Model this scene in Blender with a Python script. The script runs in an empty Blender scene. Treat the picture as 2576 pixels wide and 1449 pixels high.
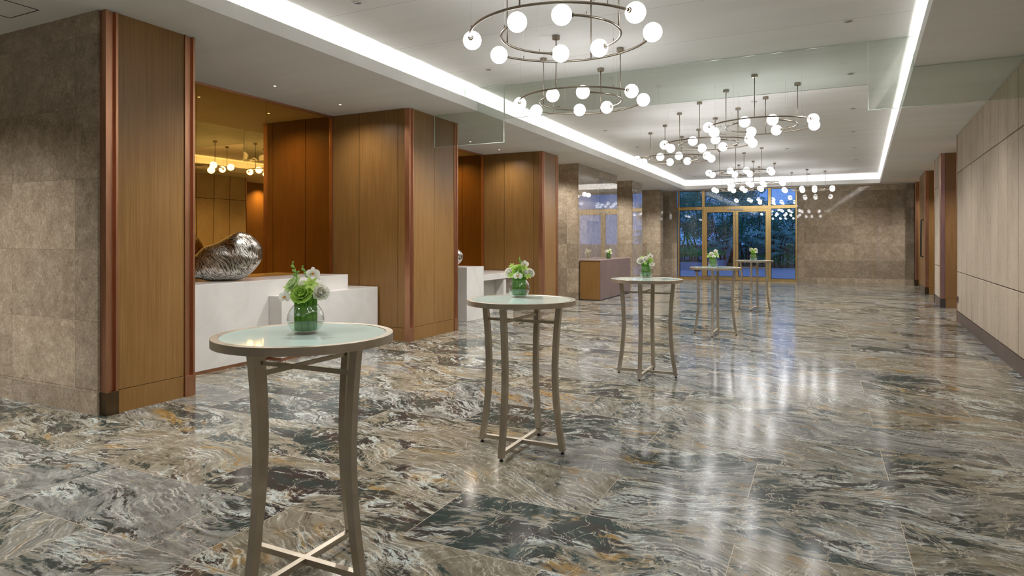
import bpy, bmesh, math, random
from mathutils import Vector, Matrix, noise as mnoise
random.seed(7)
S = bpy.context.scene
COL = S.collection
PI = math.pi
R = math.radians

# ------------------------------------------------------------------ camera
cam_d = bpy.data.cameras.new('camera')
cam = bpy.data.objects.new('camera', cam_d)
COL.objects.link(cam)
cam.location = (0, 0, 1.5)
cam.rotation_euler = (R(90), 0, math.atan2(777, 1600))
cam_d.sensor_width = 36.0
cam_d.lens = 36.0 * 1600 / 2576
cam_d.shift_y = -117.5 / 2576
cam_d.clip_end = 400
S.camera = cam
# ------------------------------------------------------------------ sky, exposure
S.view_settings.view_transform = 'Standard'
S.view_settings.look = 'None'
S.view_settings.gamma = 1.0
S.view_settings.exposure = 1.17
S.view_settings.use_curve_mapping = False
S.cycles.use_denoising = True
S.cycles.max_bounces = 9
S.cycles.diffuse_bounces = 6
S.cycles.glossy_bounces = 5
S.cycles.transparent_max_bounces = 14
S.cycles.transmission_bounces = 4
S.cycles.caustics_reflective = False
S.cycles.caustics_refractive = False
S.cycles.sample_clamp_indirect = 6.0
S.cycles.blur_glossy = 0.5

W = bpy.data.worlds.new('dusk_sky')
S.world = W
W.use_nodes = True
wn = W.node_tree
wn.nodes.clear()
w_out = wn.nodes.new('ShaderNodeOutputWorld')
w_bg = wn.nodes.new('ShaderNodeBackground')
w_tc = wn.nodes.new('ShaderNodeTexCoord')
w_sep = wn.nodes.new('ShaderNodeSeparateXYZ')
w_ramp = wn.nodes.new('ShaderNodeValToRGB')
w_ramp.color_ramp.elements[0].position = 0.0
w_ramp.color_ramp.elements[0].color = (0.11, 0.28, 0.76, 1)
w_ramp.color_ramp.elements[1].position = 0.45
w_ramp.color_ramp.elements[1].color = (0.13, 0.26, 0.72, 1)
wn.links.new(w_tc.outputs['Generated'], w_sep.inputs[0])
wn.links.new(w_sep.outputs['Z'], w_ramp.inputs[0])
wn.links.new(w_ramp.outputs[0], w_bg.inputs['Color'])
wn.links.new(w_bg.outputs[0], w_out.inputs[0])
w_bg.inputs['Strength'].default_value = 0.55

# ------------------------------------------------------------------ lamp strengths
GLOBE_L = 5.5           # opal globes
COVE_W = 1.35            # watts per metre of cove strip
SPOT_W = 34.0           # recessed spots over the desks
DOWN_W = 190.0          # recessed downlights in the ceiling

# layout numbers (metres): X across, Y along the hall
ZS, ZC = 3.49, 3.84     # soffit, raised ceiling
XP = -5.52              # face of the timber piers
XM = -7.0               # back of the niches
YE = 25.6               # end wall
RW_T = 0.0522           # the right wall opens out a little
def rwx(y): return 2.295 + RW_T * (y - 14.35)

def area(name, loc, rot, sx, sy, watts, col):
    d = bpy.data.lights.new(name, 'AREA'); d.shape = 'RECTANGLE'; d.size = sx; d.size_y = sy
    d.energy = watts; d.color = col; d.spread = R(130)
    o = bpy.data.objects.new(name, d); o.location = loc; o.rotation_euler = rot; COL.objects.link(o)
    return o
WARM = (1.0, 0.97, 0.945)
LIPX, LIPY, LIPR = -4.72, 24.95, 1.81   # cove edge: left, far, right (at far end)
y = -5.5
while y < 24.9:
    L = min(3.8, 24.95 - y)
    area('cove_strip_light', (LIPX - 0.075, y + L / 2, 3.512), (PI, 0, 0), 0.02, L, COVE_W * L, WARM)
    xr = LIPR + RW_T * (y + L / 2 - 24.95)
    area('cove_strip_light', (xr + 0.075, y + L / 2, 3.512), (PI, 0, -math.atan(RW_T)), 0.02, L, COVE_W * L, WARM)
    y += L
for i in range(2):
    area('cove_strip_light', (-4.72 + 1.63 + 3.26 * i, LIPY + 0.075, 3.512), (PI, 0, 0), 3.2, 0.02, COVE_W * 3.2, WARM)

# ------------------------------------------------------------------ material helpers
class NT:
    def __init__(s, name):
        s.m = bpy.data.materials.new(name); s.m.use_nodes = True
        s.t = s.m.node_tree; s.t.nodes.clear()
        s.out = s.t.nodes.new('ShaderNodeOutputMaterial')
    def n(s, typ, **kw):
        nd = s.t.nodes.new(typ)
        for k, v in kw.items(): setattr(nd, k, v)
        return nd
    def put(s, sock, v):
        if isinstance(v, bpy.types.NodeSocket): s.t.links.new(v, sock)
        elif isinstance(v, (tuple, list)) and len(v) == 3 and sock.type == 'RGBA': sock.default_value = (*v, 1)
        else: sock.default_value = v
    def math(s, op, a, b=0.0, c=None, clamp=False):
        nd = s.n('ShaderNodeMath', operation=op, use_clamp=clamp)
        s.put(nd.inputs[0], a); s.put(nd.inputs[1], b)
        if c is not None: s.put(nd.inputs[2], c)
        return nd.outputs[0]
    def vmath(s, op, a, b=(0, 0, 0)):
        nd = s.n('ShaderNodeVectorMath', operation=op)
        s.put(nd.inputs[0], a)
        if op == 'SCALE': s.put(nd.inputs[3], b)
        else: s.put(nd.inputs[1], b)
        return nd.outputs[0]
    def sep(s, v):
        nd = s.n('ShaderNodeSeparateXYZ'); s.put(nd.inputs[0], v); return nd.outputs
    def comb(s, x=0.0, y=0.0, z=0.0):
        nd = s.n('ShaderNodeCombineXYZ'); s.put(nd.inputs[0], x); s.put(nd.inputs[1], y); s.put(nd.inputs[2], z); return nd.outputs[0]
    def noise(s, v, scale, detail=3.0, rough=0.5, dist=0.0, out=0):
        nd = s.n('ShaderNodeTexNoise'); s.put(nd.inputs['Vector'], v)
        nd.inputs['Scale'].default_value = scale; nd.inputs['Detail'].default_value = detail
        nd.inputs['Roughness'].default_value = rough; nd.inputs['Distortion'].default_value = dist
        return nd.outputs[out]
    def ramp(s, f, stops, mode='LINEAR'):
        nd = s.n('ShaderNodeValToRGB'); cr = nd.color_ramp; cr.interpolation = mode
        while len(cr.elements) < len(stops): cr.elements.new(0.5)
        for e, (p, c) in zip(cr.elements, stops):
            e.position = p; e.color = (*c, 1) if isinstance(c, tuple) else (c, c, c, 1)
        s.put(nd.inputs[0], f); return nd.outputs[0]
    def step(s, f, a, b):
        nd = s.n('ShaderNodeMapRange', interpolation_type='SMOOTHSTEP'); s.put(nd.inputs[0], f)
        nd.inputs[1].default_value = a; nd.inputs[2].default_value = b
        return nd.outputs[0]
    def mix(s, f, a, b, blend='MIX'):
        nd = s.n('ShaderNodeMix', data_type='RGBA', blend_type=blend)
        s.put(nd.inputs[0], f); s.put(nd.inputs[6], a); s.put(nd.inputs[7], b); return nd.outputs[2]
    def obj(s): return s.n('ShaderNodeTexCoord').outputs['Object']
    def bsdf(s, **kw):
        nd = s.n('ShaderNodeBsdfPrincipled')
        for k, v in kw.items(): s.put(nd.inputs[k.replace('_', ' ')], v)
        return nd
    def bump(s, h, strength=0.3, dist=0.01):
        nd = s.n('ShaderNodeBump'); s.put(nd.inputs['Height'], h)
        nd.inputs['Strength'].default_value = strength; nd.inputs['Distance'].default_value = dist
        return nd.outputs[0]
    def done(s, sh):
        s.t.links.new(sh.outputs[0] if hasattr(sh, 'outputs') else sh, s.out.inputs[0]); return s.m

def plain(name, col, rough=0.5, metal=0.0, **kw):
    t = NT(name); return t.done(t.bsdf(Base_Color=col, Roughness=rough, Metallic=metal, **kw))

def m_floor():
    t = NT('floor_marble')
    p = t.obj(); x, y, z = t.sep(p)
    row_f = t.math('DIVIDE', t.math('SUBTRACT', y, 0.095), 0.645)
    row = t.math('FLOOR', row_f)
    par = t.math('MODULO', t.math('ADD', row, 40.0), 2.0)
    col_f = t.math('DIVIDE', t.math('ADD', t.math('ADD', x, 0.385), t.math('MULTIPLY', par, 0.7675)), 1.535)
    colm = t.math('FLOOR', col_f)
    fy = t.math('SUBTRACT', row_f, row); fx = t.math('SUBTRACT', col_f, colm)
    ey = t.math('MULTIPLY', t.math('MINIMUM', fy, t.math('SUBTRACT', 1.0, fy)), 0.645)
    ex = t.math('MULTIPLY', t.math('MINIMUM', fx, t.math('SUBTRACT', 1.0, fx)), 1.535)
    edge = t.math('MINIMUM', ex, ey)
    joint = t.math('LESS_THAN', edge, 0.0021)
    wn_ = t.n('ShaderNodeTexWhiteNoise', noise_dimensions='2D'); t.put(wn_.inputs['Vector'], t.comb(colm, row, 0.0))
    rnd = wn_.outputs['Color']; r1, r2, r3 = t.sep(rnd)
    # each slab cut differently: own offset, own angle
    ang = t.math('MULTIPLY_ADD', r1, 1.1, -0.25)
    rot = t.n('ShaderNodeVectorRotate', rotation_type='Z_AXIS'); t.put(rot.inputs['Vector'], p); t.put(rot.inputs['Angle'], ang)
    q = t.vmath('ADD', rot.outputs[0], t.vmath('SCALE', rnd, 37.0))
    w1 = t.vmath('SUBTRACT', t.noise(q, 0.9, 2.0, 0.5, 0.0, 1), (0.5, 0.5, 0.5))
    w2 = t.vmath('SUBTRACT', t.noise(q, 5.0, 3.0, 0.55, 0.0, 1), (0.5, 0.5, 0.5))
    q = t.vmath('ADD', q, t.vmath('ADD', t.vmath('SCALE', w1, 0.75), t.vmath('SCALE', w2, 0.10)))
    sq = t.vmath('MULTIPLY', q, (1.05, 2.3, 1.0))
    feath = t.noise(t.vmath('MULTIPLY', q, (5.5, 11.0, 1.0)), 1.6, 7.0, 0.78, 0.5)
    big = t.noise(sq, 0.9, 4.0, 0.62, 0.2)                       # large dark clouds
    fine = t.noise(t.vmath('MULTIPLY', q, (3.0, 10.5, 1.0)), 1.8, 7.0, 0.74, 0.35)   # feathery streaks
    mid = t.noise(t.vmath('ADD', sq, (11.3, 4.1, 2.0)), 2.1, 6.0, 0.68, 0.5)
    warm = t.ramp(fine, [(0.28, (0.060, 0.050, 0.036)), (0.44, (0.132, 0.115, 0.081)), (0.56, (0.190, 0.170, 0.126)), (0.74, (0.30, 0.275, 0.22))])
    cold = t.ramp(fine, [(0.28, (0.050, 0.053, 0.050)), (0.44, (0.112, 0.114, 0.105)), (0.56, (0.176, 0.178, 0.165)), (0.74, (0.29, 0.29, 0.268))])
    col = t.mix(t.step(t.math('ADD', t.math('MULTIPLY', r3, 0.5), mid), 0.62, 0.86), warm, cold)
    # ochre stains
    och = t.noise(t.vmath('ADD', sq, (3.7, 21.0, 5.0)), 1.5, 7.0, 0.72, 0.4)
    col = t.mix(t.math('MULTIPLY', t.step(och, 0.555, 0.65), 0.8), col, t.ramp(fine, [(0.35, (0.10, 0.045, 0.008)), (0.6, (0.28, 0.165, 0.032))]))
    # pale combed bands
    wv = t.n('ShaderNodeTexWave', wave_type='BANDS', bands_direction='Y', wave_profile='SIN')
    t.put(wv.inputs['Vector'], q); wv.inputs['Scale'].default_value = 9.0; wv.inputs['Distortion'].default_value = 7.0
    wv.inputs['Detail'].default_value = 3.0; wv.inputs['Detail Scale'].default_value = 1.3; wv.inputs['Detail Roughness'].default_value = 0.6
    pale = t.math('MULTIPLY', t.step(t.math('ADD', t.math('MULTIPLY', wv.outputs['Fac'], 0.42), t.math('ADD', t.math('MULTIPLY', fine, 0.4), t.math('MULTIPLY', feath, 0.4))), 0.66, 0.84), t.step(mid, 0.46, 0.60))
    col = t.mix(t.math('MULTIPLY', pale, 0.75), col, (0.46, 0.43, 0.36))
    # charcoal and bottle green masses, torn by the streaks
    dk = t.math('ADD', big, t.math('ADD', t.math('MULTIPLY', t.math('SUBTRACT', fine, 0.5), -0.70), t.math('MULTIPLY', t.math('SUBTRACT', feath, 0.5), -0.85)))
    dk = t.math('ADD', dk, t.math('MULTIPLY_ADD', r2, 0.17, -0.075))
    dmask = t.step(dk, 0.525, 0.61)
    dcol = t.mix(t.step(mid, 0.44, 0.56), (0.014, 0.032, 0.031), (0.023, 0.020, 0.020))
    col = t.mix(t.math('MULTIPLY', dmask, 0.94), col, dcol)
    rim = t.math('MULTIPLY', t.step(dk, 0.46, 0.525), t.math('SUBTRACT', 1.0, dmask))
    col = t.mix(t.math('MULTIPLY', rim, t.math('MULTIPLY', t.step(mid, 0.48, 0.60), t.step(fine, 0.42, 0.55))), col, (0.41, 0.46, 0.43))
    # thin white veins across the grain
    vn = t.noise(t.vmath('ADD', t.vmath('MULTIPLY', q, (1.6, 0.8, 1.0)), (9.0, 1.0, 7.0)), 2.6, 5.0, 0.6, 1.0)
    vein = t.math('SUBTRACT', 1.0, t.step(t.math('ABSOLUTE', t.math('SUBTRACT', vn, 0.5)), 0.0, 0.008))
    col = t.mix(t.math('MULTIPLY', vein, 0.6), col, (0.52, 0.46, 0.36))
    col = t.mix(joint, col, (0.36, 0.31, 0.235))
    b = t.bsdf(Base_Color=col, Roughness=t.math('MULTIPLY_ADD', fine, 0.05, 0.115), IOR=1.36)
    return t.done(b)

def m_marble(name, ior=1.55, tint=1.0, w=1.0, h=0.62, oz=0.19, rough=0.07):
    t = NT(name); p = t.obj(); x, y, z = t.sep(p)
    u = t.math('ADD', t.math('ADD', x, y), 0.55)
    cu = t.math('DIVIDE', u, w); cv = t.math('DIVIDE', t.math('SUBTRACT', z, oz), h)
    fu = t.math('FLOOR', cu); fv = t.math('FLOOR', cv)
    wn_ = t.n('ShaderNodeTexWhiteNoise', noise_dimensions='2D'); t.put(wn_.inputs['Vector'], t.comb(fu, fv, 0.0))
    rnd = wn_.outputs['Color']; r1 = wn_.outputs['Value']
    q = t.vmath('ADD', p, t.vmath('SCALE', rnd, 9.0))
    n1 = t.noise(q, 5.5, 6.0, 0.66, 0.6)
    n2 = t.noise(q, 24.0, 4.0, 0.62, 1.6)
    col = t.ramp(t.math('MULTIPLY_ADD', n2, 0.55, t.math('MULTIPLY', n1, 0.45)),
                 [(0.34, (0.150 * tint, 0.113 * tint, 0.077 * tint)), (0.50, (0.235 * tint, 0.185 * tint, 0.130 * tint)), (0.64, (0.335 * tint, 0.275 * tint, 0.205 * tint))])
    col = t.mix(1.0, col, t.ramp(r1, [(0.0, 0.72), (1.0, 1.12)]), 'MULTIPLY')
    # pale fossil flecks
    vo = t.n('ShaderNodeTexVoronoi', feature='F1'); t.put(vo.inputs['Vector'], t.vmath('MULTIPLY', q, (1.0, 1.0, 0.6)))
    vo.inputs['Scale'].default_value = 13.0
    fl = t.math('MULTIPLY', t.math('SUBTRACT', 1.0, t.step(vo.outputs['Distance'], 0.03, 0.13)), t.step(n2, 0.46, 0.58))
    col = t.mix(t.math('MULTIPLY', fl, 0.6), col, (0.46, 0.39, 0.29))
    e1 = t.math('SUBTRACT', cu, fu); e2 = t.math('SUBTRACT', cv, fv)
    jl = t.math('MINIMUM', t.math('MULTIPLY', t.math('MINIMUM', e1, t.math('SUBTRACT', 1.0, e1)), w),
                t.math('MULTIPLY', t.math('MINIMUM', e2, t.math('SUBTRACT', 1.0, e2)), h))
    col = t.mix(t.math('MULTIPLY', t.math('LESS_THAN', jl, 0.0015), 0.5), col, (0.10, 0.08, 0.06))
    return t.done(t.bsdf(Base_Color=col, Roughness=rough, IOR=ior))

def m_wood(name, c0, c1, c2, rough=0.36, spec=0.4):
    t = NT(name); p = t.obj(); x, y, z = t.sep(p)
    g = t.comb(t.math('MULTIPLY', x, 95.0), t.math('MULTIPLY', y, 95.0), t.math('MULTIPLY', z, 1.6))
    n = t.noise(g, 1.0, 4.0, 0.6)
    blot = t.noise(t.vmath('MULTIPLY', p, (1.0, 1.0, 0.5)), 1.7, 3.0, 0.5)
    fac = t.math('ADD', t.math('MULTIPLY', n, 0.65), t.math('MULTIPLY', blot, 0.35))
    col = t.ramp(fac, [(0.36, c0), (0.5, c1), (0.66, c2)])
    return t.done(t.bsdf(Base_Color=col, Roughness=rough, Specular_IOR_Level=spec, Normal=t.bump(n, 0.05, 0.002)))

def m_ceiling():
    t = NT('ceiling_paint'); p = t.obj(); x, y, z = t.sep(p)
    n = t.noise(t.vmath('MULTIPLY', p, (0.25, 1.3, 1.0)), 1.6, 4.0, 0.6)
    col = t.ramp(n, [(0.3, (0.75, 0.745, 0.73)), (0.7, (0.82, 0.815, 0.80))])
    f = t.math('FRACT', t.math('DIVIDE', t.math('SUBTRACT', y, 6.36), 1.22))
    ln = t.math('LESS_THAN', t.math('MINIMUM', f, t.math('SUBTRACT', 1.0, f)), 0.0035)
    hi = t.math('GREATER_THAN', z, 3.7)
    col = t.mix(t.math('MULTIPLY', t.math('MULTIPLY', ln, hi), 0.45), col, (0.22, 0.2, 0.18))
    return t.done(t.bsdf(Base_Color=col, Roughness=0.6, Specular_IOR_Level=0.25))

def m_fabric():
    t = NT('woven_wallcovering'); p = t.obj(); x, y, z = t.sep(p)
    w1 = t.noise(t.comb(t.math('MULTIPLY', y, 130.0), t.math('MULTIPLY', z, 7.0), 0.0), 1.0, 3.0, 0.6)
    w2 = t.noise(t.comb(t.math('MULTIPLY', y, 5.0), t.math('MULTIPLY', z, 150.0), 3.0), 1.0, 3.0, 0.6)
    bl = t.noise(t.comb(t.math('MULTIPLY', y, 2.2), t.math('MULTIPLY', z, 0.9), 1.0), 1.0, 4.0, 0.55)
    f = t.math('ADD', t.math('ADD', t.math('MULTIPLY', w1, 0.4), t.math('MULTIPLY', w2, 0.25)), t.math('MULTIPLY', bl, 0.35))
    col = t.ramp(f, [(0.36, (0.33, 0.265, 0.195)), (0.5, (0.44, 0.365, 0.280)), (0.64, (0.53, 0.455, 0.36))])
    return t.done(t.bsdf(Base_Color=col, Roughness=0.75, Specular_IOR_Level=0.2, Normal=t.bump(f, 0.25, 0.004)))

def m_whitestone():
    t = NT('pale_desk_stone'); p = t.obj()
    n = t.noise(p, 2.3, 5.0, 0.55, 0.6)
    vn = t.noise(t.vmath('ADD', t.vmath('MULTIPLY', p, (1.0, 0.7, 1.6)), (4.0, 2.0, 1.0)), 1.3, 4.0, 0.55, 1.0)
    vein = t.math('SUBTRACT', 1.0, t.step(t.math('ABSOLUTE', t.math('SUBTRACT', vn, 0.5)), 0.0, 0.02))
    col = t.ramp(n, [(0.32, (0.56, 0.54, 0.51)), (0.66, (0.65, 0.63, 0.60))])
    col = t.mix(t.math('MULTIPLY', vein, 0.3), col, (0.62, 0.57, 0.51))
    return t.done(t.bsdf(Base_Color=col, Roughness=0.16, IOR=1.45))

def m_steel():
    t = NT('brushed_bronze_steel'); p = t.obj(); x, y, z = t.sep(p)
    n = t.noise(p, 9.0, 3.0, 0.6)
    col = t.ramp(n, [(0.3, (0.45, 0.40, 0.32)), (0.7, (0.56, 0.50, 0.41))])
    return t.done(t.bsdf(Base_Color=col, Metallic=1.0, Roughness=t.math('MULTIPLY_ADD', n, 0.16, 0.34)))

def m_metal(name, c, rough, c2=None, sc=6.0):
    t = NT(name); p = t.obj(); n = t.noise(t.vmath('MULTIPLY', p, (1.0, 1.0, 0.12)), sc, 3.0, 0.6)
    col = t.ramp(n, [(0.3, c), (0.7, c2 or tuple(min(1, v * 1.25) for v in c))])
    return t.done(t.bsdf(Base_Color=col, Metallic=1.0, Roughness=t.math('MULTIPLY_ADD', n, 0.12, rough)))

def m_mirror(name, c):
    t = NT(name); p = t.obj()
    n = t.noise(t.vmath('MULTIPLY', p, (1, 1, 0.4)), 1.1, 1.0, 0.5)
    b = t.n('ShaderNodeBsdfGlossy'); b.inputs['Roughness'].default_value = 0.0
    t.put(b.inputs['Color'], c); t.put(b.inputs['Normal'], t.bump(n, 0.12, 0.02))
    return t.done(b)

def m_glass(name, tint=(1, 1, 1), ior=1.5, rough=0.0, extra=0.0):
    t = NT(name)
    lw_ = t.n('ShaderNodeLayerWeight'); lw_.inputs['Blend'].default_value = 0.5
    f0 = ((ior - 1) / (ior + 1)) ** 2 * 2
    fr = t.math('MULTIPLY_ADD', t.math('POWER', lw_.outputs['Facing'], 5.0), 1 - f0, f0)
    tr = t.n('ShaderNodeBsdfTransparent'); t.put(tr.inputs['Color'], tint)
    gl = t.n('ShaderNodeBsdfGlossy'); gl.inputs['Roughness'].default_value = rough
    mx = t.n('ShaderNodeMixShader'); t.put(mx.inputs[0], t.math('ADD', fr, extra, clamp=True))
    t.t.links.new(tr.outputs[0], mx.inputs[1]); t.t.links.new(gl.outputs[0], mx.inputs[2])
    return t.done(mx)

def m_emit(name, c, s):
    t = NT(name); e = t.n('ShaderNodeEmission'); t.put(e.inputs[0], c); e.inputs[1].default_value = s
    return t.done(e)

def m_leafy(name, c0, c1, rough=0.55, sc=3.0, thin=0.0):
    t = NT(name); n = t.noise(t.obj(), sc, 3.0, 0.6)
    if thin:
        col = t.ramp(n, [(0.35, c0), (0.65, c1)])
        b = t.bsdf(Base_Color=col, Roughness=rough, Specular_IOR_Level=0.25)
        tl = t.n('ShaderNodeBsdfTranslucent'); t.put(tl.inputs[0], col)
        mx = t.n('ShaderNodeMixShader'); mx.inputs[0].default_value = thin
        t.t.links.new(b.outputs[0], mx.inputs[1]); t.t.links.new(tl.outputs[0], mx.inputs[2])
        return t.done(mx)
    return t.done(t.bsdf(Base_Color=t.ramp(n, [(0.35, c0), (0.65, c1)]), Roughness=rough, Specular_IOR_Level=0.3))

def m_sculpture():
    t = NT('layered_steel_strips'); p = t.obj(); x, y, z = t.sep(p)
    w = t.noise(p, 3.0, 2.0, 0.5, 0.0, 1)
    q = t.vmath('ADD', p, t.vmath('SCALE', w, 0.16))
    rot = t.n('ShaderNodeVectorRotate', rotation_type='Y_AXIS'); t.put(rot.inputs['Vector'], q); rot.inputs['Angle'].default_value = 0.55
    st = t.noise(t.vmath('MULTIPLY', rot.outputs[0], (75.0, 75.0, 9.0)), 1.0, 2.0, 0.6)
    col = t.ramp(st, [(0.38, (0.10, 0.09, 0.075)), (0.5, (0.42, 0.39, 0.35)), (0.62, (0.72, 0.69, 0.64))])
    return t.done(t.bsdf(Base_Color=col, Metallic=1.0, Roughness=0.26, Normal=t.bump(st, 0.45, 0.008)))

M = {}
M['floor'] = m_floor()
M['marble'] = m_marble('brown_marble', tint=1.5, rough=0.045)
M['marble_end'] = m_marble('brown_marble_end', tint=1.5, w=1.6, h=0.62, ior=1.65, rough=0.025)
M['marble_gloss'] = m_marble('mirror_polished_marble', ior=2.7, tint=1.3, rough=0.025)
M['wood'] = m_wood('walnut_veneer', (0.178, 0.088, 0.024), (0.220, 0.114, 0.034), (0.262, 0.145, 0.050))
M['wood_dark'] = m_wood('dark_veneer', (0.075, 0.048, 0.034), (0.105, 0.070, 0.052), (0.14, 0.095, 0.07))
M['wood_grey'] = m_wood('greyed_veneer', (0.135, 0.088, 0.072), (0.17, 0.115, 0.096), (0.21, 0.148, 0.126), 0.4, 0.35)
M['gap'] = plain('dark_joint', (0.03, 0.02, 0.013), 0.8)
M['copper'] = m_metal('brushed_copper', (0.46, 0.235, 0.140), 0.30, (0.53, 0.285, 0.175), 40.0)
M['bronze'] = m_metal('dark_bronze', (0.14, 0.10, 0.06), 0.25)
M['brass'] = m_metal('satin_brass', (0.60, 0.43, 0.19), 0.25)
M['ceiling'] = m_ceiling()
M['fabric'] = m_fabric()
M['stone'] = m_whitestone()
M['steel'] = m_steel()
M['fixture'] = m_metal('antique_nickel', (0.25, 0.215, 0.17), 0.25)
M['top_glass'] = plain('pale_green_glass', (0.66, 0.81, 0.74), 0.03, 0.0, IOR=1.5)
M['amber'] = m_mirror('amber_mirror', (0.60, 0.32, 0.075))
M['pane'] = m_glass('window_glass', (0.93, 0.96, 0.97), 1.5)
M['screen'] = m_glass('smoke_screen_glass', (0.865, 0.90, 0.87), 1.38)
M['screen_edge'] = plain('bright_glass_edge', (0.60, 0.68, 0.62), 0.2)
M['globe'] = m_emit('opal_globe_light', (1.0, 0.992, 0.985), GLOBE_L)
M['lens'] = m_emit('spot_lens', (1.0, 0.93, 0.82), 9.0)
M['black'] = plain('black_plastic', (0.015, 0.015, 0.015), 0.5)
M['white'] = plain('white_enamel', (0.62, 0.60, 0.56), 0.4)
M['chrome'] = plain('downlight_reflector', (0.55, 0.55, 0.56), 0.15, 1.0)
M['bowl'] = m_glass('vase_glass', (0.97, 0.985, 0.98), 1.45)
M['water'] = m_glass('vase_water', (0.86, 0.93, 0.84), 1.2)
M['core'] = plain('dark_stems', (0.01, 0.03, 0.004), 0.6)
M['blade'] = m_leafy('wrapped_leaf', (0.030, 0.115, 0.008), (0.11, 0.28, 0.025), 0.35, 30.0)
M['lime'] = m_leafy('lime_petal', (0.46, 0.68, 0.12), (0.66, 0.84, 0.28), 0.6, 40.0, 0.35)
M['limepale'] = m_leafy('pale_lime_petal', (0.55, 0.70, 0.30), (0.76, 0.86, 0.56), 0.6, 25.0, 0.4)
M['petal'] = m_leafy('cream_petal', (0.86, 0.84, 0.75), (0.92, 0.91, 0.86), 0.6, 30.0, 0.4)
M['yolk'] = plain('orchid_throat', (0.62, 0.27, 0.04), 0.6)
M['bud'] = m_leafy('green_bud', (0.16, 0.36, 0.05), (0.30, 0.50, 0.12), 0.5, 40.0)
M['sculpt'] = m_sculpture()
M['deck'] = m_wood('terrace_paving', (0.34, 0.32, 0.34), (0.42, 0.40, 0.42), (0.50, 0.48, 0.50), 0.5)
M['render'] = plain('pale_render', (0.42, 0.42, 0.44), 0.8)
M['tree'] = m_leafy('tree_leaves', (0.08, 0.29, 0.17), (0.20, 0.52, 0.30), 0.45, 1.5)
M['palm'] = m_leafy('palm_fronds', (0.10, 0.30, 0.20), (0.30, 0.52, 0.34), 0.4, 1.5)
M['hedge'] = m_leafy('hedge_leaves', (0.05, 0.27, 0.06), (0.13, 0.50, 0.13), 0.5, 2.0)
M['bark'] = m_leafy('bark', (0.03, 0.025, 0.02), (0.09, 0.075, 0.06), 0.8, 6.0)
M['soil'] = m_leafy('garden_soil', (0.02, 0.035, 0.02), (0.04, 0.06, 0.03), 0.9, 1.0)

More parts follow.
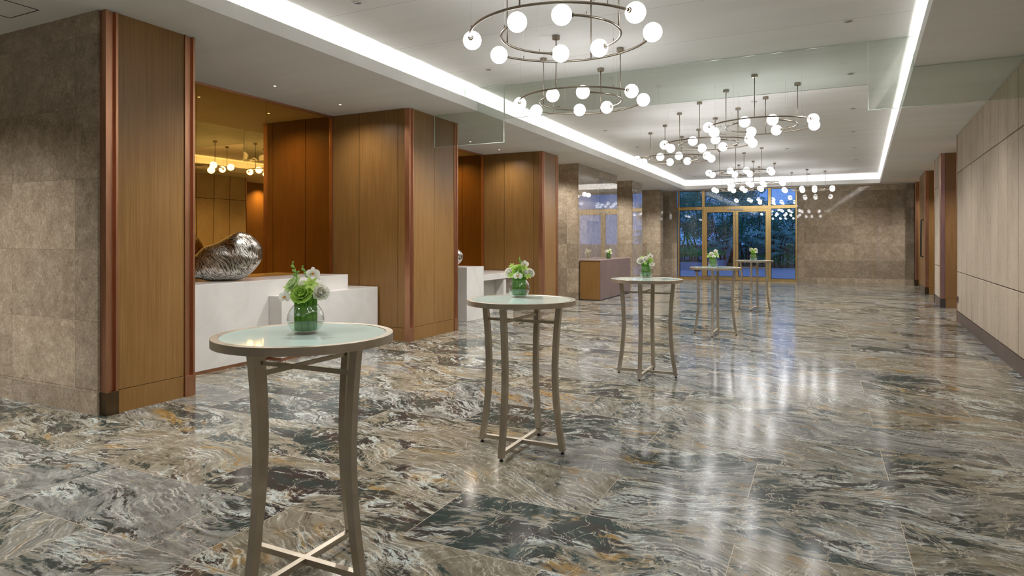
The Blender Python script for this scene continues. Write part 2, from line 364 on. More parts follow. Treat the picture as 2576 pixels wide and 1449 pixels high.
# ------------------------------------------------------------------ mesh helpers
class MB:
    def __init__(s): s.v = []; s.f = []; s.mi = []; s.sm = []
    def add(s, vs, fs, mi=0, sm=False):
        o = len(s.v); s.v += [tuple(v) for v in vs]
        for f in fs: s.f.append(tuple(i + o for i in f)); s.mi.append(mi); s.sm.append(sm)
        return s
    def box(s, x0, x1, y0, y1, z0, z1, mi=0):
        return s.prism([(x0, y0), (x1, y0), (x1, y1), (x0, y1)], z0, z1, mi)
    def prism(s, poly, z0, z1, mi=0):
        n = len(poly)
        vs = [(x, y, z0) for x, y in poly] + [(x, y, z1) for x, y in poly]
        fs = [tuple(range(n))[::-1], tuple(range(n, 2 * n))] + [(i, (i + 1) % n, n + (i + 1) % n, n + i) for i in range(n)]
        return s.add(vs, fs, mi)
    def xz_prism(s, poly, y0, y1, mi=0):
        n = len(poly)
        vs = [(x, y0, z) for x, z in poly] + [(x, y1, z) for x, z in poly]
        fs = [tuple(range(n)), tuple(range(n, 2 * n))[::-1]] + [((i + 1) % n, i, n + i, n + (i + 1) % n) for i in range(n)]
        return s.add(vs, fs, mi)
    def sweep(s, pts, secs, closed=False, caps=True, mi=0, sm=True):
        n = len(secs[0]); vs = [p for sec in secs for p in sec]; fs = []
        k = len(secs)
        for i in range(k if closed else k - 1):
            a, b = i * n, ((i + 1) % k) * n
            for j in range(n):
                fs.append((a + j, a + (j + 1) % n, b + (j + 1) % n, b + j))
        s.add(vs, fs, mi, sm)
        if caps and not closed:
            o = len(s.v) - len(vs)
            s.f.append(tuple(o + j for j in range(n))[::-1]); s.mi.append(mi); s.sm.append(False)
            s.f.append(tuple(o + (k - 1) * n + j for j in range(n))); s.mi.append(mi); s.sm.append(False)
        return s
    def tube(s, pts, r, n=8, closed=False, mi=0):
        P = [Vector(p) for p in pts]; secs = []; k = len(P); u = None
        for i, p in enumerate(P):
            if closed: d = P[(i + 1) % k] - P[i - 1]
            else: d = P[min(i + 1, k - 1)] - P[max(i - 1, 0)]
            d.normalize()
            if u is None:
                u = d.orthogonal().normalized()
                if abs(d.z) < 0.9: u = Vector((0, 0, 1)) - d * d.z; u.normalize()
            else:
                u = u - d * u.dot(d); u.normalize()
            w = d.cross(u); rr = r[i] if isinstance(r, (list, tuple)) else r
            secs.append([p + (u * math.cos(2 * PI * j / n) + w * math.sin(2 * PI * j / n)) * rr for j in range(n)])
        return s.sweep(P, secs, closed, True, mi, True)
    def lathe(s, prof, n=32, c=(0, 0, 0), mi=0, sm=True):
        caps = tuple(prof[0]) != tuple(prof[-1])
        secs = [[(c[0] + r * math.cos(2 * PI * j / n), c[1] + r * math.sin(2 * PI * j / n), c[2] + z) for j in range(n)] for r, z in prof]
        return s.sweep(None, secs, False, caps, mi, sm)
    def sphere(s, c, r, u=24, v=16, mi=0, sc=(1, 1, 1)):
        prof = [(max(1e-5, math.sin(PI * i / v)), -math.cos(PI * i / v)) for i in range(v + 1)]
        secs = [[(c[0] + a * r * sc[0] * math.cos(2 * PI * j / u), c[1] + a * r * sc[1] * math.sin(2 * PI * j / u), c[2] + z * r * sc[2]) for j in range(u)] for a, z in prof]
        return s.sweep(None, secs, False, False, mi, True)
    def xform(s, m, start=0):
        for i in range(start, len(s.v)): s.v[i] = tuple(m @ Vector(s.v[i]))
        return s
    def mesh(s, name, mats):
        me = bpy.data.meshes.new(name); me.from_pydata(s.v, [], s.f)
        for m in (mats if isinstance(mats, (list, tuple)) else [mats]): me.materials.append(m)
        me.polygons.foreach_set('material_index', s.mi); me.polygons.foreach_set('use_smooth', s.sm)
        me.validate(); me.update(); return me
    def build(s, name, mats, parent=None, bevel=0.0, loc=None):
        o = bpy.data.objects.new(name, s.mesh(name, mats)); COL.objects.link(o)
        if parent: o.parent = parent
        if loc: o.location = loc
        if bevel:
            b = o.modifiers.new('bevel', 'BEVEL'); b.width = bevel; b.segments = 2; b.limit_method = 'ANGLE'
        return o

def thing(name, label, cat, loc=(0, 0, 0), rz=0.0, group=None, kind=None):
    o = bpy.data.objects.new(name, None); COL.objects.link(o)
    o.location = loc; o.rotation_euler = (0, 0, rz); o.empty_display_size = 0.1
    return tag(o, label, cat, group, kind)
def tag(o, label, cat, group=None, kind=None):
    o['label'] = label; o['category'] = cat
    if group: o['group'] = group
    if kind: o['kind'] = kind
    return o
def struct(o, label, cat): return tag(o, label, cat, None, 'structure')
def kids(o): return [c for c in COL.objects if c.parent == o]
KID = {}
def copy_tree(o, parent=None):
    c = o.copy(); COL.objects.link(c)
    if parent: c.parent = parent
    for k in o.children: copy_tree(k, c)
    return c
def put_copy(src, label, loc, rz=0.0):
    bpy.context.view_layer.update()
    c = copy_tree(src); c.location = loc; c.rotation_euler = (0, 0, rz); c['label'] = label
    return c

# ================================================================== SETTING
fl = MB().prism([(-11.5, -6), (rwx(-6) + 1.2, -6), (rwx(26) + 1.2, YE + 0.15), (-11.5, YE + 0.15)], -0.12, 0.0).build('floor', M['floor'])
struct(fl, 'polished multicoloured marble floor in staggered rectangular slabs', 'floor')

# ceiling: soffit border, cove trough and raised centre
RB = LIPR + RW_T * (-6 - 24.95)
path = [(LIPX, -6.0), (LIPX, LIPY), (LIPR, LIPY), (RB, -6.0)]
def offs(o):
    # outward offset of the cove path, mitred
    a = RW_T
    n = math.sqrt(1 + a * a)
    xr = lambda y: LIPR + a * (y - LIPY) + o * n
    return [(LIPX - o, -6.0), (LIPX - o, LIPY + o), (xr(LIPY + o), LIPY + o), (xr(-6.0), -6.0)]
mb = MB()
prof = [(0.0, 3.49), (0.0, 3.63), (0.03, 3.63), (0.03, 3.505), (0.23, 3.505), (0.23, ZC + 0.02), (0.27, ZC + 0.02), (0.27, 3.495), (0.06, 3.49)]
rings = [[(x, y, z) for x, y in offs(o)] for o, z in prof]
secs = [[rings[j][i] for j in range(len(prof))] for i in range(4)]
mb.sweep(None, secs, False, True, 0, False)
# soffit slabs around the recess
o6 = offs(0.06)
mb.prism([(-11.5, -6), (o6[0][0], -6), (o6[1][0], o6[1][1]), (o6[1][0], YE + 0.1), (-11.5, YE + 0.1)], 3.49, 3.503)
mb.prism([(o6[1][0], o6[1][1]), (o6[2][0], o6[2][1]), (o6[2][0] + 0.02, YE + 0.1), (o6[1][0], YE + 0.1)], 3.49, 3.503)
mb.prism([(o6[3][0], -6), (rwx(-6) + 1.2, -6), (rwx(YE) + 1.2, YE + 0.1), (o6[2][0] + 0.02, YE + 0.1), (o6[2][0], o6[2][1])], 3.49, 3.503)
# raised ceiling
o7 = offs(0.25)
mb.prism([(x, y) for x, y in o7][::-1], ZC, ZC + 0.08)
ce = mb.build('ceiling', M['ceiling'])
struct(ce, 'pale ceiling with a raised centre lit from a cove all round', 'ceiling')
# thin access hatch outline in the left soffit
hb = MB()
for (x0, y0, x1, y1) in [(-6.50, 3.141, -6.05, 3.146), (-6.50, 2.7, -6.495, 3.146), (-6.055, 2.7, -6.05, 3.146), (-6.50, 2.7, -6.05, 2.705)]:
    hb.box(x0, x1, y0, y1, 3.486, 3.4905)
hb.build('access_hatch_line', M['gap'], ce)

# back and far-left walls (behind the camera)
bw = MB().box(-11.5, rwx(-6) + 1.2, -6.15, -6.0, 0, 3.9).build('wall_back', M['wood']); struct(bw, 'timber wall closing the hall at the camera end', 'wall')
lw = MB().box(-11.65, -11.5, -6.0, 3.38, 0, 3.6).build('wall_left', M['fabric']); struct(lw, 'far side wall of the left foyer', 'wall')

# ------------------------------------------------------------------ timber piers on the left
def trim_corner(name, x, y0, y1, parent, lower):
    """fluted copper upright at a pier corner with a plain block at its foot"""
    m = MB(); z0, z1 = 0.2, ZS
    w = y1 - y0
    prof = [(x - 0.075, y0), (x + 0.012, y0), (x + 0.012, y0 + 0.2 * w), (x - 0.012, y0 + 0.26 * w), (x - 0.012, y0 + 0.70 * w),
            (x + 0.003, y0 + 0.76 * w), (x + 0.016, y0 + 0.80 * w), (x + 0.016, y1), (x - 0.075, y1)]
    m.prism(prof, z0, z1)
    t_ = m.build('copper_upright', M['copper'], parent)
    MB().box(x - 0.075, x + 0.02, y0 - 0.004, y1 + 0.004, 0, 0.2).build('foot_block', lower, t_, 0.002)
    return t_
def panels_x(x, y0, y1, cuts, parent, z0=0.205, z1=ZS - 0.002, th=0.03):
    ys = [y0] + cuts + [y1]
    for a, b in zip(ys[:-1], ys[1:]):
        MB().box(x - th, x, a + (0.004 if a != y0 else 0), b - (0.004 if b != y1 else 0), z0, z1).build('front_panel', M['wood'], parent)
def panels_y(y, x0, x1, cuts, parent, z0=0.205, z1=ZS - 0.002, th=0.03):
    xs = [x0] + cuts + [x1]
    for a, b in zip(xs[:-1], xs[1:]):
        MB().box(a + (0.004 if a != x0 else 0), b - (0.004 if b != x1 else 0), y, y + th, z0, z1).build('side_panel', M['wood'], parent)
def pier(y0, y1, fcuts, scuts, label, marble=False):
    root = bpy.data.objects.new('wall_pier', None); COL.objects.link(root); root.location = (XP, y0, 0)
    struct(root, label, 'pier')
    keep = root
    inv = Matrix.Translation((-XP, -y0, 0))
    before = set(COL.objects)
    xl = -11.4 if marble else XM - 0.25
    MB().box(xl, XP - 0.03, y0 + 0.03, y1 - 0.03, 0, ZS).build('core', M['gap'], root)
    trim_corner('t', XP, y0, y0 + 0.105, root, M['bronze'] if marble else M['copper'])
    trim_corner('t', XP, y1 - 0.105, y1, root, M['copper'])
    panels_x(XP, y0 + 0.105, y1 - 0.105, fcuts, root)
    MB().box(XP - 0.03, XP + 0.004, y0 + 0.105, y1 - 0.105, 0, 0.2).build('skirting', M['wood'], root)
    if marble:
        MB().box(xl, XP - 0.07, y0 - 0.02, y0 + 0.03, 0.215, ZS).build('marble_face', M['marble'], root)
        MB().box(xl, XP - 0.07, y0 - 0.024, y0 + 0.03, 0, 0.212).build('marble_skirting', M['marble'], root)
    else:
        panels_y(y0, XM, XP - 0.075, scuts, root)
        MB().box(XM, XP - 0.075, y0 - 0.004, y0 + 0.03, 0, 0.2).build('skirting', M['wood'], root)
    panels_y(y1 - 0.03, XM, XP - 0.075, scuts, root, z0=0.0)
    for o in set(COL.objects) - before:
        if o.parent == root: o.matrix_parent_inverse = inv.copy()
    return root
pier(3.38, 4.24, [], [-6.45], 'near timber pier with copper uprights and a marble end face', True)
pier(7.85, 9.25, [8.54], [-6.45, -5.72], 'middle timber pier between the two desk niches')
pier(12.88, 13.80, [], [-6.45, -5.72], 'third timber pier, before the marble piers')

# niche backs: amber mirrors in copper frames
def niche(y0, y1, cuts, labels, n):
    bk = MB().box(XM - 0.3, XM - 0.015, y0, y1, 0, ZS).build('wall_niche', M['wood']); struct(bk, labels[-1], 'wall')
    ys = [y0 + 0.03] + cuts + [y1 - 0.03]
    for a, b, l in zip(ys[:-1], ys[1:], labels):
        o = MB().box(XM - 0.014, XM, a + 0.0015, b - 0.0015, 0.9, ZS - 0.03).build('mirror_panel', M['amber'])
        tag(o, l, 'mirror', n)
    tr = MB().box(XM - 0.012, XM + 0.02, y0, y1, ZS - 0.03, ZS).build('trim_head', M['copper']); struct(tr, 'copper strip along the head of ' + labels[-1], 'trim')
    for yy in (y0, y1 - 0.03):
        tj = MB().box(XM - 0.012, XM + 0.03, yy, yy + 0.03, 0.0, ZS - 0.03).build('trim_jamb', M['copper']); struct(tj, 'copper strip at one side of ' + labels[-1], 'trim')
niche(4.24, 7.85, [5.41, 6.52],
      ['amber mirror panel hidden behind the near timber pier', 'amber mirror panel behind the large steel sculpture', 'amber mirror panel reflecting the dark timber pier side', 'the near desk niche'], 'amber mirrors of the near niche')
niche(9.25, 12.88, [10.45, 11.65],
      ['amber mirror panel hidden behind the middle pier', 'amber mirror panel behind the small sculpture, mostly hidden', 'amber mirror strip beside the third pier', 'the second desk niche'], 'amber mirrors of the second niche')

# ------------------------------------------------------------------ marble piers
def marble_pier(x0, x1, y0, y1, label):
    root = bpy.data.objects.new('wall_pier', None); COL.objects.link(root); struct(root, label, 'pier')
    MB().box(x0, x1 - 0.021, y0, y1, 0, ZS).build('stone_face', M['marble'], root)
    MB().box(x1 - 0.02, x1, y0, y1, 0, ZS).build('polished_side', M['marble_gloss'], root)
    return root
marble_pier(-7.4, -5.56, 15.33, 18.75, 'wide marble pier behind the timber cabinet')
marble_pier(-7.0, -5.56, 20.45, 21.75, 'slim marble pier between two polished ones')
marble_pier(-7.0, -5.56, 24.55, 25.0, 'marble pier next to the garden glazing')
lw2 = MB().box(-7.6, -7.4, 13.5, YE, 0, ZS).build('wall_left', M['marble']); struct(lw2, 'marble wall behind the piers', 'wall')

# ------------------------------------------------------------------ end wall and glazing
def exx(px):   # X on the end wall for a photo column
    k = (px - 1288) / 1600.0; s, c = 777 / math.hypot(777, 1600), 1600 / math.hypot(777, 1600)
    d = YE / (k * s + c); return d * (k * c - s)
XG = exx(2003)
ew = MB().box(XG, rwx(YE) + 1.0, YE, YE + 0.15, 0, ZS).build('wall_end', M['marble_end']); struct(ew, 'brown marble end wall reflecting the globes', 'wall')
MB().box(XG, rwx(YE) - 0.02, YE - 0.02, YE, 0, 0.19).build('wall_skirting', M['marble'], ew)
XJ = exx(1703)
ej = MB().box(-7.4, XJ, YE, YE + 0.15, 0, ZS).build('wall_end', M['marble_end']); struct(ej, 'narrow marble wall left of the garden glazing', 'wall')
XD0, XD1 = exx(1770), exx(1936)       # centres of the door mullions
ZT0, ZT1 = 2.72, 2.84
def bars(lst, parent, mat=None, name='frame'):
    m = MB()
    for (x0, x1, z0, z1) in lst: m.box(x0, x1, YE - 0.03, YE + 0.07, z0, z1)
    return m.build(name, mat or M['brass'], parent)
def glass(x0, x1, z0, z1, parent):
    if x1 - x0 > 0.3:
        m = MB(); g = 0.014
        for (a, b, c, d) in ((x0, x0 + g, z0, z1), (x1 - g, x1, z0, z1), (x0 + g, x1 - g, z0, z0 + g), (x0 + g, x1 - g, z1 - g, z1)): m.box(a, b, YE + 0.0, YE + 0.045, c, d)
        m.build('gasket', M['black'], parent)
    return MB().box(x0, x1, YE + 0.015, YE + 0.03, z0, z1).build('pane', M['pane'], parent)
def window(n, x0, x1, label, split=True):
    r = bpy.data.objects.new('window_%d' % n, None); COL.objects.link(r); struct(r, label, 'window')
    f = [(x0, x1, 0, 0.10), (x0, x1, ZS - 0.02, ZS)]
    if split: f.append((x0, x1, ZT0, ZT1))
    bars(f, r)
    glass(x0, x1, 0.10, ZT0 if split else ZS - 0.02, r)
    if split: glass(x0, x1, ZT1, ZS - 0.02, r)
    return r
XM0 = exx(1708)
window(1, XJ, XM0 - 0.03, 'narrow glass strip at the left end of the garden glazing')
window(2, XM0 + 0.03, XD0 - 0.05, 'left garden side window in brass frames')
window(3, XD1 + 0.05, XG - 0.02, 'right garden side window in brass frames')
mu = bpy.data.objects.new('window_4', None); COL.objects.link(mu); struct(mu, 'brass mullions and clear fanlight over the glass doors', 'window')
for xa, xb in ((XM0 - 0.03, XM0 + 0.03), (XD0 - 0.05, XD0 + 0.05), (XD1 - 0.05, XD1 + 0.05), (XG - 0.02, XG + 0.02)):
    MB().box(xa, xb, YE - 0.06, YE + 0.08, 0, ZS).build('mullion', M['brass'], mu, 0.004)
bars([(XD0 + 0.05, XD1 - 0.05, ZT0, ZT1), (XD0 + 0.05, XD1 - 0.05, ZS - 0.02, ZS)], mu, name='transom')
glass(XD0 + 0.05, XD1 - 0.05, ZT1, ZS - 0.02, mu)
XC = (exx(1844) + exx(1858)) / 2
def leaf(n, x0, x1, hinge_left, label):
    r = bpy.data.objects.new('door_%d' % n, None); COL.objects.link(r); struct(r, label, 'door')
    bars([(x0, x0 + 0.085, 0.01, ZT0 - 0.005), (x1 - 0.085, x1, 0.01, ZT0 - 0.005), (x0 + 0.085, x1 - 0.085, 0.01, 0.15), (x0 + 0.085, x1 - 0.085, ZT0 - 0.1, ZT0 - 0.005)], r, name='leaf_frame')
    glass(x0 + 0.085, x1 - 0.085, 0.15, ZT0 - 0.1, r)
    hx = x1 - 0.045 if hinge_left else x0 + 0.045
    for z in (0.36, 1.42, 2.47):
        MB().lathe([(0.001, 0.0), (0.016, 0.0), (0.016, 0.012), (0.001, 0.014)], 14).xform(Matrix.Translation((hx, YE - 0.03, z)) @ Matrix.Rotation(R(90), 4, 'X')).build('lock_bolt', M['bronze'], r)
    return r
leaf(1, XD0 + 0.05, XC - 0.007, True, 'left leaf of the brass framed glass garden doors')
d2 = leaf(2, XC + 0.007, XD1 - 0.05, False, 'right leaf of the brass framed glass garden doors')
cl = MB().box(XC - 0.28, XC + 0.28, YE - 0.11, YE - 0.03, ZT0 - 0.045, ZT0 + 0.015).build('door_closer', M['chrome'])
tag(cl, 'grey closer bar over the meeting glass door leaves', 'door closer')

# ------------------------------------------------------------------ right wall
def rp(y, off=0.0):     # point on the right wall line, off into the wall
    return (rwx(y) + off, y)
rw = bpy.data.objects.new('wall_right', None); COL.objects.link(rw); struct(rw, 'long right wall of buff woven panels with recessed joints', 'wall')
MB().prism([rp(-6, 0.045), rp(14.35, 0.045), rp(14.35, 0.3), rp(-6, 0.3)], 0, ZS).build('wall_core', M['gap'], rw)
yv = [14.35, 13.75]
while yv[-1] > -6: yv.append(yv[-1] - 0.592)
zb = [(0.205, 0.925), (0.937, 2.768), (2.78, ZS - 0.004)]
m = MB()
for a, b in zip(yv[1:], yv[:-1]):
    for z0, z1 in zb:
        a2 = max(a, -6)
        m.prism([rp(a2 + 0.010, 0.0), rp(a2 + 0.010, 0.05), rp(b - 0.010, 0.05), rp(b - 0.010, 0.0)][::-1], z0, z1)
m.build('woven_panels', M['fabric'], rw, 0.004)
MB().prism([rp(-6, -0.004), rp(-6, 0.05), rp(14.35, 0.05), rp(14.35, -0.004)][::-1], 0, 0.195).build('skirting', M['wood_dark'], rw)
MB().prism([rp(14.35, -0.008), rp(14.35, 0.3), rp(14.375, 0.3), rp(14.375, -0.008)][::-1], 0, ZS).build('end_strip', M['copper'], rw)

def right_pier(y0, y1, label, woven):
    r = bpy.data.objects.new('wall_pier', None); COL.objects.link(r); struct(r, label, 'pier')
    MB().prism([rp(y0 + 0.02, 0.03), rp(y1 - 0.02, 0.03), rp(y1 - 0.02, 1.1), rp(y0 + 0.02, 1.1)], 0, ZS).build('core', M['gap'], r)
    # face towards the camera
    MB().box(rwx(y0) + 0.08, rwx(y0) + 1.1, y0, y0 + 0.03, 0.205, ZS).build('end_panel', M['wood'], r)
    MB().box(rwx(y0) + 0.08, rwx(y0) + 1.1, y0 - 0.006, y0 + 0.03, 0, 0.2).build('skirting', M['wood'], r)
    for ya, yb in ((y0, y0 + 0.2), (y1 - 0.1, y1)):
        t_ = MB().prism([rp(ya, -0.008), rp(yb, -0.008), rp(yb, 0.08), rp(ya, 0.08)], 0.2, ZS).build('copper_upright', M['copper'], r, 0.006)
        MB().prism([rp(ya - 0.006, -0.014), rp(yb, -0.014), rp(yb, 0.085), rp(ya - 0.006, 0.085)], 0, 0.2).build('foot_block', M['bronze'], t_)
    ya, yb = y0 + 0.2, y1 - 0.1
    if woven:
        m = MB()
        ym = (ya + yb) / 2
        for a, b in ((ya, ym), (ym, yb)):
            for z0, z1 in zb: m.prism([rp(a + 0.005), rp(a + 0.005, 0.04), rp(b - 0.005, 0.04), rp(b - 0.005)][::-1], z0, z1)
        m.build('woven_panels', M['fabric'], r)
        MB().prism([rp(ya, -0.004), rp(ya, 0.04), rp(yb, 0.04), rp(yb, -0.004)][::-1], 0, 0.195).build('skirting', M['wood_dark'], r)
    return r, ya, yb
right_pier(17.18, 18.67, 'first right pier faced with timber and woven panels', True)
r2, ya, yb = right_pier(21.26, 23.32, 'second right pier of timber holding a narrow door', False)
dr = bpy.data.objects.new('door_3', None); COL.objects.link(dr); struct(dr, 'timber door with a long pull handle on the right', 'door')
MB().prism([rp(ya + 0.01), rp(ya + 0.01, 0.05), rp(yb - 0.01, 0.05), rp(yb - 0.01)][::-1], 0.205, ZS - 0.005).build('leaf', M['wood'], dr)
MB().prism([rp(ya, -0.004), rp(ya, 0.04), rp(yb, 0.04), rp(yb, -0.004)][::-1], 0, 0.2).build('kick_plate', M['wood_dark'], dr)
hx, hy_ = rp(ya + 0.5, -0.06)
MB().tube([(hx + 0.06, hy_, 1.05), (hx, hy_, 1.06), (hx, hy_, 2.12), (hx + 0.06, hy_, 2.13)], 0.02, 8).build('pull_handle', M['black'], dr)
right_pier(25.1, YE + 0.1, 'last right pier against the end wall', False)
# alcove backs behind the right piers
for i, (a, b) in enumerate(((14.0, 17.4), (18.4, 21.5), (23.1, YE))):
    o = MB().prism([rp(a, 0.95), rp(b, 0.95), rp(b, 1.15), rp(a, 1.15)], 0, ZS).build('wall_alcove', M['wood'])
    struct(o, ['back of the first door alcove on the right', 'back of the second door alcove on the right', 'back of the last door alcove on the right'][i], 'wall')
so = thing('wall_outlet', 'small brown outlet plate low on the woven right wall near its end', 'outlet', (rwx(14.2), 14.2, 0.42))
MB().box(-0.008, 0.0, -0.045, 0.045, -0.06, 0.06).build('plate', M['bronze'], so, 0.002)
MB().box(-0.0095, -0.008, -0.02, 0.02, -0.025, 0.025).build('socket', M['black'], so)

# ------------------------------------------------------------------ hanging smoke screens of glass
YG = 8.52
def screen(name, poly, label):
    r = thing(name, label, 'glass screen', (0, YG, 0), 0, 'hanging glass smoke screens')
    MB().xz_prism(poly, -0.006, 0.006).build('pane', M['screen'], r)
    e = MB(); n = len(poly)
    for i in range(n):
        (x0, z0), (x1, z1) = poly[i], poly[(i + 1) % n]
        L = math.hypot(x1 - x0, z1 - z0)
        if L < 0.02: continue
        dx, dz = (x1 - x0) / L * 0.002, (z1 - z0) / L * 0.002
        nx, nz = -(z1 - z0) / L * 0.0022, (x1 - x0) / L * 0.0022
        e.xz_prism([(x0 + nx, z0 + nz), (x1 + nx, z1 + nz), (x1 - nx, z1 - nz), (x0 - nx, z0 - nz)], -0.0075, 0.0075)
    e.build('edge', M['screen_edge'], r)
    return r
g = 0.004
screen('smoke_screen', [(XP + 0.02, 2.985), (-4.27, 2.985), (-4.27, ZC - g), (-4.945, ZC - g), (-4.945, 3.64), (LIPX - 0.02, 3.64), (LIPX + g, 3.63), (LIPX + g, ZS - g), (XP + 0.02, ZS - g)],
       'notched glass screen hanging between the middle timber pier and the left cove')
screen('smoke_screen', [(-4.262, 3.335), (0.49, 3.335), (0.49, ZC - g), (-4.262, ZC - g)], 'long shallow glass screen hanging under the raised ceiling behind the second chandelier')
lr = LIPR + RW_T * (YG - 24.95)
screen('smoke_screen', [(0.498, 3.035), (rwx(YG) - 0.01, 3.035), (rwx(YG) - 0.01, ZS - g), (lr - g, ZS - g), (lr - g, 3.63), (lr + 0.02, 3.64), (lr + 0.225, 3.64), (lr + 0.225, ZC - g), (0.498, ZC - g)],
       'notched glass screen hanging between the right cove and the woven wall')

# ------------------------------------------------------------------ reception desks
def desk(name, label, blocks, base):
    r = thing(name, label, 'desk', (blocks[0][1][0], blocks[0][1][2], 0))
    inv = Matrix.Translation((-blocks[0][1][0], -blocks[0][1][2], 0))
    for nm, b in blocks:
        o = MB().box(*b).build(nm, M['stone'], r, 0.003); o.matrix_parent_inverse = inv.copy()
    for b in base:
        o = MB().box(*b).build('plinth', M['copper'], r); o.matrix_parent_inverse = inv.copy()
    return r
desk('reception_desk', 'stepped pale stone desk in the near niche, under the large sculpture',
     [('high_counter', (XM + 0.022, -6.29, 4.30, 7.40, 0.035, 1.01)), ('low_counter', (-6.285, -6.07, 5.90, 7.82, 0.035, 0.81)), ('low_return', (XM + 0.032, -6.29, 7.405, 7.82, 0.035, 0.81))],
     [(XM + 0.05, -6.30, 4.32, 7.36, 0.0, 0.035), (-6.30, -6.08, 5.91, 7.8, 0.0, 0.035)])
desk('reception_desk', 'pale stone desk with an overhanging ledge in the second niche',
     [('high_counter', (XM + 0.022, -5.92, 10.27, 10.93, 0.0, 1.015)), ('ledge', (XM + 0.022, -5.98, 10.935, 12.86, 0.72, 0.835)),
      ('low_counter', (XM + 0.10, -6.2, 10.935, 12.84, 0.0, 0.72)), ('ledge_leg', (-6.2, -6.0, 11.95, 12.07, 0.0, 0.72))], [])

# ------------------------------------------------------------------ steel sculptures
def sculpture(name, label, loc, rz, sc, flip):
    outline = [(-0.44, 0.02), (-0.47, 0.08), (-0.47, 0.14), (-0.42, 0.30), (-0.30, 0.42), (-0.14, 0.475), (0.0, 0.57), (0.12, 0.64), (0.27, 0.58),
               (0.38, 0.49), (0.415, 0.39), (0.40, 0.26), (0.32, 0.14), (0.22, 0.045), (0.08, 0.0), (-0.24, 0.0), (-0.36, 0.05)]
    cx, cz = -0.02, 0.27
    n = len(outline)
    def rad(th):
        dx, dz = math.cos(th), math.sin(th); best = 0.2
        for i in range(n):
            (ax, az), (bx, bz) = outline[i], outline[(i + 1) % n]
            ax -= cx; bx -= cx; az -= cz; bz -= cz
            ex, ez = bx - ax, bz - az
            den = dx * ez - dz * ex
            if abs(den) < 1e-9: continue
            t = (ax * ez - az * ex) / den; u = (ax * dz - az * dx) / den
            if t > 0 and -1e-6 <= u <= 1 + 1e-6: best = t
        return best
    NU, NV = 96, 40
    rr = [rad(2 * PI * j / NU) for j in range(NU)]
    for _ in range(2): rr = [0.25 * rr[j - 1] + 0.5 * rr[j] + 0.25 * rr[(j + 1) % NU] for j in range(NU)]
    secs = []
    for i in range(NV + 1):
        ph = PI * i / NV; a = max(1e-4, math.sin(ph)) ** 0.75; row_ = []
        for j in range(NU):
            th = 2 * PI * j / NU; r_ = rr[j] * a
            x = cx + r_ * math.cos(th); z = cz + r_ * math.sin(th)
            y_ = -math.cos(ph) * 0.25 * (0.75 + 0.35 * (x + 0.1))
            nz = mnoise.noise(Vector((x * 3.2, y_ * 3.2, z * 3.2 + 4))) * 0.04 + mnoise.noise(Vector((x * 7, y_ * 7, z * 7))) * 0.006
            fold = 0.035 * math.exp(-((x * 0.8 + z * 0.5 - 0.20) / 0.05) ** 2) + 0.03 * math.exp(-((z - 0.42 + 0.25 * x) / 0.06) ** 2)
            k = (1 if y_ < 0 else 0.5)
            y_ = y_ * (1 + nz * 4 * k) + fold * k * (1 if y_ < 0 else 0) * a
            zz = z + nz * 0.35 * a
            row_.append((x * sc * flip, y_ * sc, max(0.0, zz) * sc))
        secs.append(row_)
    o = MB().sweep(None, secs, False, False, 0, True).build(name, M['sculpt'])
    o.location = loc; o.rotation_euler = (0, 0, rz)
    return tag(o, label, 'sculpture')
sculpture('steel_sculpture', 'large lumpy steel strip sculpture lying on the near pale desk', (-6.60, 5.555, 1.012), R(53), 0.97, 1)
sculpture('steel_sculpture', 'small rounded end of a steel sculpture seen past the middle pier', (-6.45, 10.6, 1.017), R(20), 0.55, 1)

# ------------------------------------------------------------------ timber cabinet by the marble pier
cb = thing('timber_cabinet', 'low timber cabinet standing against the wide marble pier', 'cabinet', (-5.54, 15.38, 0))
MB().box(0.0, 0.53, 0.0, 2.82, 0.02, 1.0).build('carcass', M['wood'], cb, 0.002)
MB().box(-0.0, 0.545, -0.012, 2.83, 1.0, 1.02).build('top', M['wood_grey'], cb, 0.002)
MB().box(0.02, 0.51, 0.02, 2.8, 0.0, 0.02).build('plinth', M['black'], cb)
for i in range(3):
    MB().box(0.53, 0.545, 0.003 + 0.94 * i, 0.937 + 0.94 * i, 0.02, 0.998).build('door', M['wood_grey'], cb, 0.002)

